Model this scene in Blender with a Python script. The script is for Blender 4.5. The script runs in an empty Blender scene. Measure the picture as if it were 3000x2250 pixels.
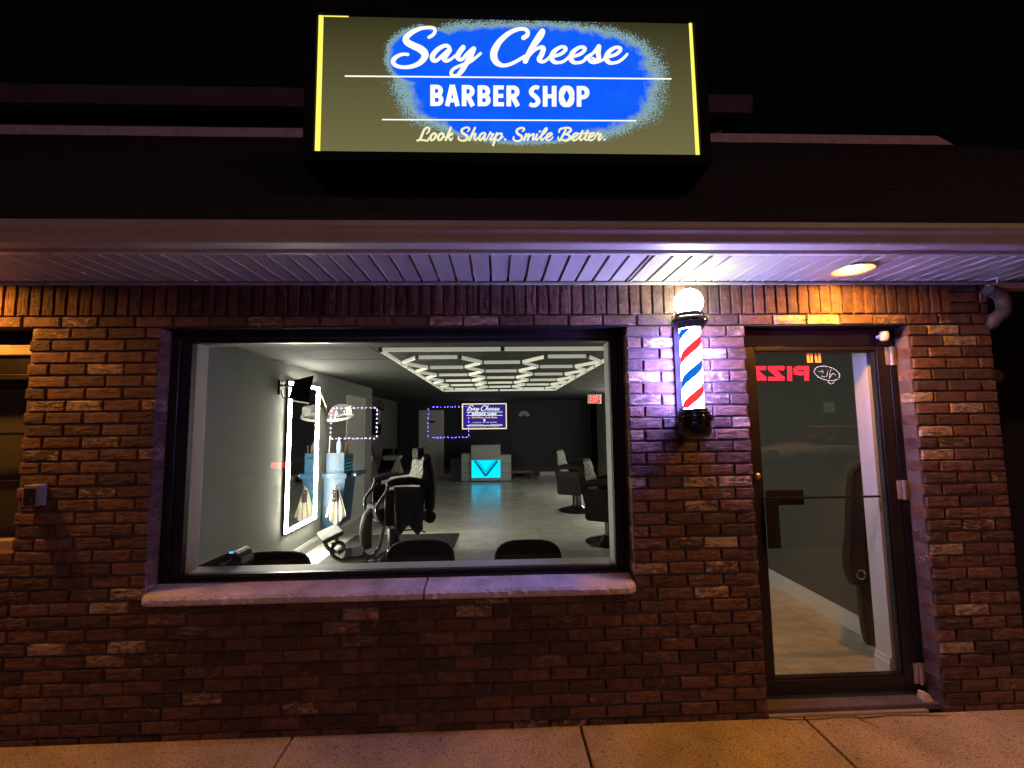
import bpy, bmesh, math, random
from mathutils import Vector, Matrix, noise
random.seed(7)
S = bpy.context.scene
COL = S.collection
R = math.radians

# ------------------------------------------------------------------ camera
CX, DY, CZ = 0.0, 2.544146, 1.626700
YAW, PITCH, ROLL = 0.0367033, 0.0906064, -0.0122271
FPX = 1300.0                                    # focal length in photo pixels (3000 wide)
CAM = Vector((CX, -DY, CZ))
_fw = Vector((math.sin(YAW)*math.cos(PITCH), math.cos(YAW)*math.cos(PITCH), math.sin(PITCH)))
_r = Vector((math.cos(YAW), -math.sin(YAW), 0))
_u = _r.cross(_fw)
_c, _s = math.cos(ROLL), math.sin(ROLL)
RV, UV = _c*_r + _s*_u, -_s*_r + _c*_u
cam = bpy.data.cameras.new('camera')
cam.sensor_width = 36.0; cam.lens = FPX/3000*36.0
cam.clip_start = 0.05; cam.clip_end = 400
co = bpy.data.objects.new('camera', cam); COL.objects.link(co)
m = Matrix((RV, UV, -_fw)).transposed().to_4x4(); m.translation = CAM
co.matrix_world = m
S.camera = co
def ray(px, py): return (px-1500)/FPX*RV - (py-1125)/FPX*UV + _fw
def atY(px, py, Y): d = ray(px, py); return CAM + d*((Y-CAM.y)/d.y)
def atZ(px, py, Z): d = ray(px, py); return CAM + d*((Z-CAM.z)/d.z)
def atX(px, py, X): d = ray(px, py); return CAM + d*((X-CAM.x)/d.x)

# ------------------------------------------------------------------ world, exposure
W = bpy.data.worlds.new('World'); S.world = W; W.use_nodes = True
wn = W.node_tree.nodes; bg = wn['Background']
sky = wn.new('ShaderNodeTexSky'); sky.sky_type = 'NISHITA'; sky.sun_disc = False
sky.sun_elevation = R(-4); sky.sun_rotation = R(160)
W.node_tree.links.new(sky.outputs[0], bg.inputs[0]); bg.inputs[1].default_value = 0.05
S.view_settings.view_transform = 'Standard'; S.view_settings.look = 'None'
S.view_settings.exposure = 0.0; S.view_settings.gamma = 1.0
S.cycles.use_denoising = True
S.cycles.max_bounces = 8; S.cycles.transparent_max_bounces = 16
S.cycles.sample_clamp_indirect = 6.0; S.cycles.caustics_reflective = False; S.cycles.caustics_refractive = False

# ------------------------------------------------------------------ materials
def newmat(name):
    m = bpy.data.materials.new(name); m.use_nodes = True
    nt = m.node_tree; b = nt.nodes['Principled BSDF']
    return m, nt, b
def N(nt, t, **kw):
    n = nt.nodes.new(t)
    for k, v in kw.items(): setattr(n, k, v)
    return n
def pbr(name, col, rough=.6, metal=0., var=.25, scale=6., bump=.15, bscale=60., coat=0., rvar=.15, spec=.5, spots=0.):
    m, nt, b = newmat(name); L = nt.links.new
    tc = N(nt, 'ShaderNodeTexCoord')
    n1 = N(nt, 'ShaderNodeTexNoise'); n1.inputs['Scale'].default_value = scale; n1.inputs['Detail'].default_value = 6; n1.inputs['Roughness'].default_value = .65
    L(tc.outputs['Object'], n1.inputs['Vector'])
    rp = N(nt, 'ShaderNodeValToRGB')
    lo = [max(0, c*(1-var)) for c in col]; hi = [min(1, c*(1+var)) for c in col]
    rp.color_ramp.elements[0].position = .3; rp.color_ramp.elements[0].color = (*lo, 1)
    rp.color_ramp.elements[1].position = .7; rp.color_ramp.elements[1].color = (*hi, 1)
    L(n1.outputs['Fac'], rp.inputs[0]); L(rp.outputs[0], b.inputs['Base Color'])
    mr = N(nt, 'ShaderNodeMapRange'); mr.inputs[3].default_value = max(.02, rough-rvar); mr.inputs[4].default_value = min(1, rough+rvar)
    L(n1.outputs['Fac'], mr.inputs[0]); L(mr.outputs[0], b.inputs['Roughness'])
    b.inputs['Metallic'].default_value = metal; b.inputs['Coat Weight'].default_value = coat
    b.inputs['Specular IOR Level'].default_value = spec
    if bump:
        n2 = N(nt, 'ShaderNodeTexNoise'); n2.inputs['Scale'].default_value = bscale; n2.inputs['Detail'].default_value = 5
        L(tc.outputs['Object'], n2.inputs['Vector'])
        bp = N(nt, 'ShaderNodeBump'); bp.inputs['Strength'].default_value = bump; bp.inputs['Distance'].default_value = .01
        L(n2.outputs['Fac'], bp.inputs['Height']); L(bp.outputs[0], b.inputs['Normal'])
    return m
def emis(name, col, s):
    m = bpy.data.materials.new(name); m.use_nodes = True; nt = m.node_tree
    nt.nodes.remove(nt.nodes['Principled BSDF'])
    e = N(nt, 'ShaderNodeEmission'); e.inputs[0].default_value = (*col, 1); e.inputs[1].default_value = s
    nt.links.new(e.outputs[0], nt.nodes['Material Output'].inputs[0]); return m
def glassmat(name, tint=(.93, .95, .94), ior=1.5, boost=1.6):
    m = bpy.data.materials.new(name); m.use_nodes = True; nt = m.node_tree; L = nt.links.new
    nt.nodes.remove(nt.nodes['Principled BSDF'])
    t = N(nt, 'ShaderNodeBsdfTransparent'); t.inputs[0].default_value = (*tint, 1)
    g = N(nt, 'ShaderNodeBsdfGlossy'); g.inputs['Roughness'].default_value = .005
    f = N(nt, 'ShaderNodeFresnel'); f.inputs[0].default_value = ior
    # a pane is one thin sheet: give both of its sides the same outside-to-glass reflectance
    ge = N(nt, 'ShaderNodeNewGeometry'); io = N(nt, 'ShaderNodeMath', operation='MULTIPLY_ADD'); io.inputs[1].default_value = 1/ior-ior; io.inputs[2].default_value = ior
    L(ge.outputs['Backfacing'], io.inputs[0]); L(io.outputs[0], f.inputs[0])
    mu = N(nt, 'ShaderNodeMath', operation='MULTIPLY'); mu.inputs[1].default_value = boost; mu.use_clamp = True
    mx = N(nt, 'ShaderNodeMixShader')
    L(f.outputs[0], mu.inputs[0]); L(mu.outputs[0], mx.inputs[0]); L(t.outputs[0], mx.inputs[1]); L(g.outputs[0], mx.inputs[2])
    L(mx.outputs[0], nt.nodes['Material Output'].inputs[0]); return m

def brickmat():
    m, nt, b = newmat('antique_brick'); L = nt.links.new
    tc = N(nt, 'ShaderNodeTexCoord'); at = N(nt, 'ShaderNodeAttribute', attribute_name='bcol')
    sp = N(nt, 'ShaderNodeSeparateColor'); L(at.outputs['Color'], sp.inputs[0])
    rp = N(nt, 'ShaderNodeValToRGB'); cr = rp.color_ramp
    cr.elements[0].position = 0; cr.elements[0].color = (.060, .040, .033, 1)
    cr.elements[1].position = 1; cr.elements[1].color = (.155, .084, .056, 1)
    e = cr.elements.new(.35); e.color = (.090, .050, .036, 1)
    e = cr.elements.new(.7); e.color = (.130, .070, .047, 1)
    L(sp.outputs[0], rp.inputs[0])
    n1 = N(nt, 'ShaderNodeTexNoise'); n1.inputs['Scale'].default_value = 22; n1.inputs['Detail'].default_value = 8; n1.inputs['Roughness'].default_value = .7
    L(tc.outputs['Object'], n1.inputs['Vector'])
    mr = N(nt, 'ShaderNodeMapRange'); mr.inputs[1].default_value = .3; mr.inputs[2].default_value = .7; mr.inputs[3].default_value = .45; mr.inputs[4].default_value = 1.5
    L(n1.outputs[0], mr.inputs[0])
    mul = N(nt, 'ShaderNodeVectorMath', operation='SCALE'); L(rp.outputs[0], mul.inputs[0]); L(mr.outputs[0], mul.inputs['Scale'])
    # pale lime-washed patches: a thin everyday share on every brick, nearly all of a "pale" brick
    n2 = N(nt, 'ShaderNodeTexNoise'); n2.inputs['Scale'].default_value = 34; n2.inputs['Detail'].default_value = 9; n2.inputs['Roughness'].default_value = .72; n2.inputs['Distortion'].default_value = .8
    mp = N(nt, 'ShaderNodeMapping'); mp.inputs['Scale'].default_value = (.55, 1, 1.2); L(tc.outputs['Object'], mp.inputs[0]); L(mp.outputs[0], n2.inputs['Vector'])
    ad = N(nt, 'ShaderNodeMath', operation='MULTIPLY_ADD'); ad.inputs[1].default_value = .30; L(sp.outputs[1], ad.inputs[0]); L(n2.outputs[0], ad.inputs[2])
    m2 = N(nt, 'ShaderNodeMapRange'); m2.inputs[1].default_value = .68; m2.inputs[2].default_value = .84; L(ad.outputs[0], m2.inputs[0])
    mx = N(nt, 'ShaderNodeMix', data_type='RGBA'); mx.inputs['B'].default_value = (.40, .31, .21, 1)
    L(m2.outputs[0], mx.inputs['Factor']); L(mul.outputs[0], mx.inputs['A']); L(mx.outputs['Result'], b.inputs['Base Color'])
    b.inputs['Roughness'].default_value = .88; b.inputs['Specular IOR Level'].default_value = .3
    n3 = N(nt, 'ShaderNodeTexNoise'); n3.inputs['Scale'].default_value = 90; n3.inputs['Detail'].default_value = 8; n3.inputs['Roughness'].default_value = .7
    L(tc.outputs['Object'], n3.inputs['Vector'])
    a2 = N(nt, 'ShaderNodeMath', operation='MULTIPLY_ADD'); a2.inputs[1].default_value = 1.5; L(n1.outputs[0], a2.inputs[0]); L(n3.outputs[0], a2.inputs[2])
    bp = N(nt, 'ShaderNodeBump'); bp.inputs['Strength'].default_value = .9; bp.inputs['Distance'].default_value = .007
    L(a2.outputs[0], bp.inputs['Height']); L(bp.outputs[0], b.inputs['Normal'])
    return m

def concretemat(name, col, dark=.45, sc=1.0):
    m, nt, b = newmat(name); L = nt.links.new
    tc = N(nt, 'ShaderNodeTexCoord')
    n1 = N(nt, 'ShaderNodeTexNoise'); n1.inputs['Scale'].default_value = 2.2*sc; n1.inputs['Detail'].default_value = 9; n1.inputs['Roughness'].default_value = .7
    n2 = N(nt, 'ShaderNodeTexNoise'); n2.inputs['Scale'].default_value = 120*sc; n2.inputs['Detail'].default_value = 4
    n3 = N(nt, 'ShaderNodeTexNoise'); n3.inputs['Scale'].default_value = 38*sc; n3.inputs['Detail'].default_value = 3
    for n in (n1, n2, n3): L(tc.outputs['Object'], n.inputs['Vector'])
    rp = N(nt, 'ShaderNodeValToRGB'); rp.color_ramp.elements[0].position = .32; rp.color_ramp.elements[1].position = .68
    rp.color_ramp.elements[0].color = (*[c*.58 for c in col], 1); rp.color_ramp.elements[1].color = (*[c*1.15 for c in col], 1)
    L(n1.outputs[0], rp.inputs[0])
    m1 = N(nt, 'ShaderNodeMapRange'); m1.inputs[1].default_value = .38; m1.inputs[2].default_value = .62; m1.inputs[3].default_value = .6; m1.inputs[4].default_value = 1.35; L(n2.outputs[0], m1.inputs[0])
    sc1 = N(nt, 'ShaderNodeVectorMath', operation='SCALE'); L(rp.outputs[0], sc1.inputs[0]); L(m1.outputs[0], sc1.inputs['Scale'])
    m2 = N(nt, 'ShaderNodeMapRange'); m2.inputs[1].default_value = .59; m2.inputs[2].default_value = .70; m2.inputs[3].default_value = 1; m2.inputs[4].default_value = dark; L(n3.outputs[0], m2.inputs[0])
    sc2 = N(nt, 'ShaderNodeVectorMath', operation='SCALE'); L(sc1.outputs[0], sc2.inputs[0]); L(m2.outputs[0], sc2.inputs['Scale'])
    L(sc2.outputs[0], b.inputs['Base Color']); b.inputs['Roughness'].default_value = .9
    bp = N(nt, 'ShaderNodeBump'); bp.inputs['Strength'].default_value = .4; bp.inputs['Distance'].default_value = .005
    ad = N(nt, 'ShaderNodeMath', operation='ADD'); L(n2.outputs[0], ad.inputs[0]); L(n3.outputs[0], ad.inputs[1])
    L(ad.outputs[0], bp.inputs['Height']); L(bp.outputs[0], b.inputs['Normal'])
    return m

def tilemat(name, col, w, h, rough, grout=.45, mort=.006):
    m, nt, b = newmat(name); L = nt.links.new
    tc = N(nt, 'ShaderNodeTexCoord')
    br = N(nt, 'ShaderNodeTexBrick'); br.inputs['Scale'].default_value = 1.0
    br.inputs['Brick Width'].default_value = w; br.inputs['Row Height'].default_value = h; br.inputs['Mortar Size'].default_value = mort
    br.inputs['Color1'].default_value = (*[c*.85 for c in col], 1); br.inputs['Color2'].default_value = (*[min(1, c*1.1) for c in col], 1)
    br.inputs['Mortar'].default_value = (*[c*grout for c in col], 1)
    L(tc.outputs['Object'], br.inputs['Vector'])
    n1 = N(nt, 'ShaderNodeTexNoise'); n1.inputs['Scale'].default_value = 5; n1.inputs['Detail'].default_value = 8; n1.inputs['Roughness'].default_value = .7
    mp = N(nt, 'ShaderNodeMapping'); mp.inputs['Scale'].default_value = (1, 3, 1); L(tc.outputs['Object'], mp.inputs[0]); L(mp.outputs[0], n1.inputs['Vector'])
    mr = N(nt, 'ShaderNodeMapRange'); mr.inputs[1].default_value = .3; mr.inputs[2].default_value = .7; mr.inputs[3].default_value = .72; mr.inputs[4].default_value = 1.2; L(n1.outputs[0], mr.inputs[0])
    sc = N(nt, 'ShaderNodeVectorMath', operation='SCALE'); L(br.outputs['Color'], sc.inputs[0]); L(mr.outputs[0], sc.inputs['Scale'])
    L(sc.outputs[0], b.inputs['Base Color'])
    r2 = N(nt, 'ShaderNodeMapRange'); r2.inputs[3].default_value = rough-.06; r2.inputs[4].default_value = rough+.1; L(n1.outputs[0], r2.inputs[0]); L(r2.outputs[0], b.inputs['Roughness'])
    bp = N(nt, 'ShaderNodeBump'); bp.inputs['Strength'].default_value = .12; bp.inputs['Distance'].default_value = .01; L(n1.outputs[0], bp.inputs['Height']); L(bp.outputs[0], b.inputs['Normal'])
    return m

M = {}
M['brick'] = brickmat()
M['mortar'] = concretemat('mortar', (.125, .105, .09), .6, 2)
M['sidewalk'] = concretemat('sidewalk_concrete', (.43, .345, .17), .5)
M['stone'] = concretemat('sill_limestone', (.56, .51, .46), .85, 2.5)
M['asphalt'] = concretemat('asphalt', (.05, .05, .05), .7)
M['bronze'] = pbr('dark_bronze_frame', (.011, .009, .010), .38, .3, .3, 9, .05)
M['doorbronze'] = pbr('door_bronze', (.010, .008, .008), .42, .3, .3, 9, .05)
M['gutter'] = pbr('gutter_paint', (.36, .345, .29), .45, 0, .12, 3, .06, 25)
M['fascia'] = pbr('fascia_aluminium', (.50, .49, .44), .28, 0, .08, 3, .05, 14)
M['soffit'] = pbr('soffit_vinyl', (.36, .355, .30), .5, 0, .08, 4, .06, 20)
M['shingle'] = pbr('asphalt_shingle', (.022, .020, .020), .95, 0, .45, 30, .5, 120)
M['flash'] = pbr('pale_flashing', (.62, .60, .54), .6, 0, .2, 8, .1)
M['gutterdark'] = pbr('dull_upper_gutter', (.13, .115, .12), .6, 0, .2, 5, .1)
M['spout'] = pbr('dark_spout', (.06, .06, .05), .6, 0, .3, 12, .1)  # dark, slightly mottled tone
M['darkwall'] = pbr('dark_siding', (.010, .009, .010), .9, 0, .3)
M['black'] = pbr('black_plastic', (.012, .012, .014), .38, 0, .3, 12, .08)
M['blackmatte'] = pbr('matt_black_plastic', (.010, .010, .011), .9, 0, .2, 12, .05, 60, 0, .08, .12)
M['blackgloss'] = pbr('black_enamel', (.010, .010, .013), .12, 0, .2, 8, .03, 20, .6, .04)
M['vinyl'] = pbr('black_vinyl', (.011, .010, .010), .58, 0, .35, 18, .25, 40, 0, .12, .14)
M['silvervinyl'] = pbr('grey_vinyl_pad', (.050, .050, .046), .55, 0, .3, 10, .15, 30, 0, .1, .25)
M['quilt'] = pbr('pale_quilted_vinyl', (.20, .20, .17), .5, 0, .2, 12, .15, 30)
def stitch(m, k=13.):
    # diamond stitching: sewn seams are darker thread and pull the vinyl in
    nt = m.node_tree; L = nt.links.new; b_ = nt.nodes['Principled BSDF']
    tc = N(nt, 'ShaderNodeTexCoord'); sp = N(nt, 'ShaderNodeSeparateXYZ'); L(tc.outputs['Object'], sp.inputs[0]); o = []
    for sg in (1, -1):
        a = N(nt, 'ShaderNodeMath', operation='MULTIPLY_ADD'); a.inputs[1].default_value = sg*1.5; L(sp.outputs[1], a.inputs[0]); L(sp.outputs[2], a.inputs[2])
        f = N(nt, 'ShaderNodeMath', operation='MULTIPLY'); f.inputs[1].default_value = k*2; L(a.outputs[0], f.inputs[0])
        n = N(nt, 'ShaderNodeMath', operation='SINE'); L(f.outputs[0], n.inputs[0]); q = N(nt, 'ShaderNodeMath', operation='ABSOLUTE'); L(n.outputs[0], q.inputs[0]); o.append(q.outputs[0])
    mn = N(nt, 'ShaderNodeMath', operation='MINIMUM'); L(o[0], mn.inputs[0]); L(o[1], mn.inputs[1])
    mr = N(nt, 'ShaderNodeMapRange'); mr.inputs[2].default_value = .55; mr.inputs[3].default_value = .22; L(mn.outputs[0], mr.inputs[0])
    src = b_.inputs['Base Color'].links[0].from_socket; sc = N(nt, 'ShaderNodeVectorMath', operation='SCALE'); L(src, sc.inputs[0]); L(mr.outputs[0], sc.inputs['Scale']); L(sc.outputs[0], b_.inputs['Base Color'])
    bp = N(nt, 'ShaderNodeBump'); bp.inputs['Strength'].default_value = .8; bp.inputs['Distance'].default_value = .02; L(mn.outputs[0], bp.inputs['Height']); L(bp.outputs[0], b_.inputs['Normal'])
stitch(M['quilt'])
M['chrome'] = pbr('chrome', (.65, .64, .60), .18, 1, .1, 6, 0)
M['steelhinge'] = pbr('brushed_steel', (.50, .46, .42), .42, .8, .3, 30, .1)
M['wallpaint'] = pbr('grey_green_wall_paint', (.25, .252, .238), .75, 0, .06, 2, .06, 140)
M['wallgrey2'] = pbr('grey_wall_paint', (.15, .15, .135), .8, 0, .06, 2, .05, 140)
M['wallright'] = pbr('shaded_wall_paint', (.075, .078, .072), .75, 0, .06, 2, .06, 140)  # wall paint with the dim hall's shade put into its colour
M['navy'] = pbr('dark_navy_paint', (.020, .019, .030), .7, 0, .2, 2, .05, 100)
M['ceil'] = pbr('charcoal_ceiling', (.012, .012, .0115), .85, 0, .2, 5, .2, 90)
M['trim'] = pbr('white_trim_paint', (.62, .61, .60), .5, 0, .05, 4, .03)
M['cream'] = pbr('cream_window_vinyl', (.28, .23, .16), .5, 0, .1, 6, .05)
M['tube'] = pbr('faint_glow_diffuser', (.80, .80, .70), .4, 0, .05, 6, 0)
_b = M['tube'].node_tree.nodes['Principled BSDF']; _b.inputs['Emission Color'].default_value = (1, 1, .82, 1); _b.inputs['Emission Strength'].default_value = .36  # faint glow put into the switched-off tubes
M['blue'] = pbr('blue_enamelled_steel', (.011, .046, .092), .42, .1, .15, 8, .05)
M['bluelight'] = pbr('pale_blue_plastic', (.28, .48, .62), .35, 0, .15, 20, .03)
M['amber'] = pbr('amber_plastic', (.10, .045, .022), .3, 0, .3, 20, .03)
M['cloth'] = pbr('white_terry_cloth', (.62, .58, .47), .95, 0, .12, 30, .5, 160)
M['pink'] = pbr('pink_grey_towel', (.40, .33, .34), .95, 0, .12, 30, .5, 160)
M['coat'] = pbr('black_wool', (.006, .006, .007), .95, 0, .4, 25, .4, 120)
M['trouser'] = pbr('brown_black_cloth', (.030, .024, .018), .95, 0, .4, 25, .4, 120)
M['red'] = pbr('red_enamel', (.30, .02, .02), .3, 0, .2, 8, .03)
M['label'] = pbr('pale_paper_label', (.45, .40, .35), .7, 0, .2, 20, .05)
M['desk'] = pbr('pale_laminate', (.42, .44, .42), .35, 0, .1, 7, .04)
M['cwhite'] = pbr('off_white_plastic', (.58, .56, .52), .4, 0, .1, 10, .05)
M['green'] = pbr('dark_leaf', (.03, .05, .03), .7, 0, .4)
M['gold'] = pbr('gold_vinyl', (.72, .42, .12), .4, .2, .15, 20, .03)
M['brass'] = pbr('aged_brass', (.55, .45, .30), .3, 1, .2, 20, .03)
M['carpaint'] = pbr('white_car_paint', (.70, .70, .71), .35, 0, .05, 3, 0, 10, .3, .05)
M['cardark'] = pbr('dark_car_paint', (.03, .03, .035), .18, 0, .05, 3, 0, 10, 1.0, .05)
M['carglass'] = pbr('tinted_glass', (.012, .014, .016), .22, 0, .1, 3, 0)
M['rubber'] = pbr('rubber', (.02, .02, .02), .85)
M['mat'] = pbr('black_rubber_mat', (.020, .020, .021), .7, 0, .3, 20, .3, 60)
M['mirror'] = pbr('mirror_silver', (.82, .82, .80), .03, 1, .03, 3, 0, 10, 0, .02)
M['glass'] = glassmat('window_glass')
M['doorglass'] = glassmat('door_glass', (.90, .92, .90), 1.5, 1.45)
M['poleglass'] = glassmat('pole_glass', (.97, .97, .98), 1.45, 1.0)
M['dome'] = glassmat('clear_dome_plastic', (.90, .92, .93), 1.5, 1.6)
def haze_plastic(m):
    nt = m.node_tree; L = nt.links.new; out = nt.nodes['Material Output']; src = out.inputs[0].links[0].from_socket
    d = N(nt, 'ShaderNodeBsdfTranslucent'); d.inputs[0].default_value = (.75, .8, .8, 1); d2 = N(nt, 'ShaderNodeBsdfDiffuse'); d2.inputs[0].default_value = (.7, .75, .75, 1)
    mm = N(nt, 'ShaderNodeMixShader'); mm.inputs[0].default_value = .5; L(d.outputs[0], mm.inputs[1]); L(d2.outputs[0], mm.inputs[2])
    lw = N(nt, 'ShaderNodeLayerWeight'); lw.inputs[0].default_value = .35
    mu = N(nt, 'ShaderNodeMath', operation='MULTIPLY_ADD'); mu.inputs[1].default_value = .5; mu.inputs[2].default_value = .08; L(lw.outputs['Facing'], mu.inputs[0])
    mx = N(nt, 'ShaderNodeMixShader'); L(mu.outputs[0], mx.inputs[0]); L(src, mx.inputs[1]); L(mm.outputs[0], mx.inputs[2]); L(mx.outputs[0], out.inputs[0])
haze_plastic(M['dome'])
M['floor'] = tilemat('pale_plank_tile', (.66, .645, .56), 1.2, .6, .20, .72)
M['hallfloor'] = M['floor']
M['globe'] = emis('lit_globe', (1, .95, .76), 55)
M['lamp'] = emis('lit_amber_lamp', (1, .38, .045), 1400)
M['ledwhite'] = emis('lit_mirror_strip', (1, .95, .78), 150)
M['ledwhite3'] = emis('lit_right_mirror_strip', (1, .95, .80), 38)
M['ledwhite2'] = emis('added_far_mirror_strip', (1, .95, .80), 55)
M['cyan'] = emis('lit_cyan_panel', (.0, .56, .90), 1.9)
M['cyandark'] = emis('dim_cyan_chevron', (.0, .18, .26), .9)
M['exit'] = emis('lit_exit_red', (1, .015, .02), 1.1)
M['exitletter'] = emis('lit_exit_letters', (1, .30, .28), 1.4)
M['screen'] = emis('lit_screen_navy', (.035, .02, .25), 1.0)
M['scrwhite'] = emis('lit_screen_white', (.85, .9, 1), 1.3)
M['scryellow'] = emis('lit_screen_yellow', (1, .66, .12), 1.2)
M['scrwarm'] = emis('lit_screen_border', (1, .84, .55), 1.25)
M['signletter'] = emis('lit_sign_letters', (1, 1, .84), 1.15)
M['signlettery'] = emis('lit_sign_tagline', (1, .97, .60), .95)
M['signyellow'] = emis('lit_sign_gap', (1, .92, .13), 1.15)
M['pizzared'] = emis('lit_red_letters', (1, .015, .045), 28)
M['neonwhite'] = emis('lit_white_neon', (1, .72, .80), 19)
M['ledviolet'] = emis('lit_violet_led', (.75, .55, 1), 40)
M['ledblue'] = emis('lit_blue_led', (.16, .10, 1), 70)
M['taillight'] = emis('lit_tail_lamp', (1, .01, .02), 13)
M['streetlamp'] = emis('lit_street_lamp', (1, .70, .80), 1)
M['bluedot'] = emis('lit_blue_dot', (.05, .25, 1), 3)
M['dimwin'] = emis('dim_shop_window', (.55, .6, .5), .8)

# pole stripes: white, red, white, blue helix on a backlit cylinder
def polemat():
    m = bpy.data.materials.new('lit_striped_cylinder'); m.use_nodes = True; nt = m.node_tree; L = nt.links.new
    nt.nodes.remove(nt.nodes['Principled BSDF'])
    tc = N(nt, 'ShaderNodeTexCoord'); sp = N(nt, 'ShaderNodeSeparateXYZ'); L(tc.outputs['Object'], sp.inputs[0])
    ng = N(nt, 'ShaderNodeMath', operation='MULTIPLY'); ng.inputs[1].default_value = -1; L(sp.outputs[1], ng.inputs[0])
    an = N(nt, 'ShaderNodeMath', operation='ARCTAN2'); L(sp.outputs[0], an.inputs[0]); L(ng.outputs[0], an.inputs[1])
    a = N(nt, 'ShaderNodeMath', operation='MULTIPLY'); a.inputs[1].default_value = -1/(2*math.pi); L(an.outputs[0], a.inputs[0])
    z = N(nt, 'ShaderNodeMath', operation='MULTIPLY_ADD'); z.inputs[1].default_value = 1/.272; L(sp.outputs[2], z.inputs[0]); L(a.outputs[0], z.inputs[2])
    fr = N(nt, 'ShaderNodeMath', operation='FRACT'); L(z.outputs[0], fr.inputs[0])
    rp = N(nt, 'ShaderNodeValToRGB'); cr = rp.color_ramp; cr.interpolation = 'CONSTANT'
    cr.elements[0].position = 0; cr.elements[0].color = (1, .055, .05, 1)
    cr.elements[1].position = .11; cr.elements[1].color = (.31, .255, 1, 1)
    for p, c in ((.39, (.01, .16, .75, 1)), (.61, (.31, .255, 1, 1)), (.89, (1, .055, .05, 1))):
        e = cr.elements.new(p); e.color = c
    L(fr.outputs[0], rp.inputs[0])
    # red and blue are dyed sheet: they pass less of the tube's light than white
    r2 = N(nt, 'ShaderNodeValToRGB'); c2 = r2.color_ramp; c2.interpolation = 'CONSTANT'
    c2.elements[0].position = 0; c2.elements[0].color = (.003, .003, .003, 1)
    c2.elements[1].position = .11; c2.elements[1].color = (1, 1, 1, 1)
    for p, v in ((.39, .003), (.61, 1), (.89, .003)):
        e = c2.elements.new(p); e.color = (v, v, v, 1)
    L(fr.outputs[0], r2.inputs[0])
    st = N(nt, 'ShaderNodeMath', operation='MULTIPLY'); st.inputs[1].default_value = 360.0; L(r2.outputs[0], st.inputs[0])
    e = N(nt, 'ShaderNodeEmission'); L(rp.outputs[0], e.inputs[0]); L(st.outputs[0], e.inputs[1])
    L(e.outputs[0], nt.nodes['Material Output'].inputs[0]); return m
M['pole'] = polemat()

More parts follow.
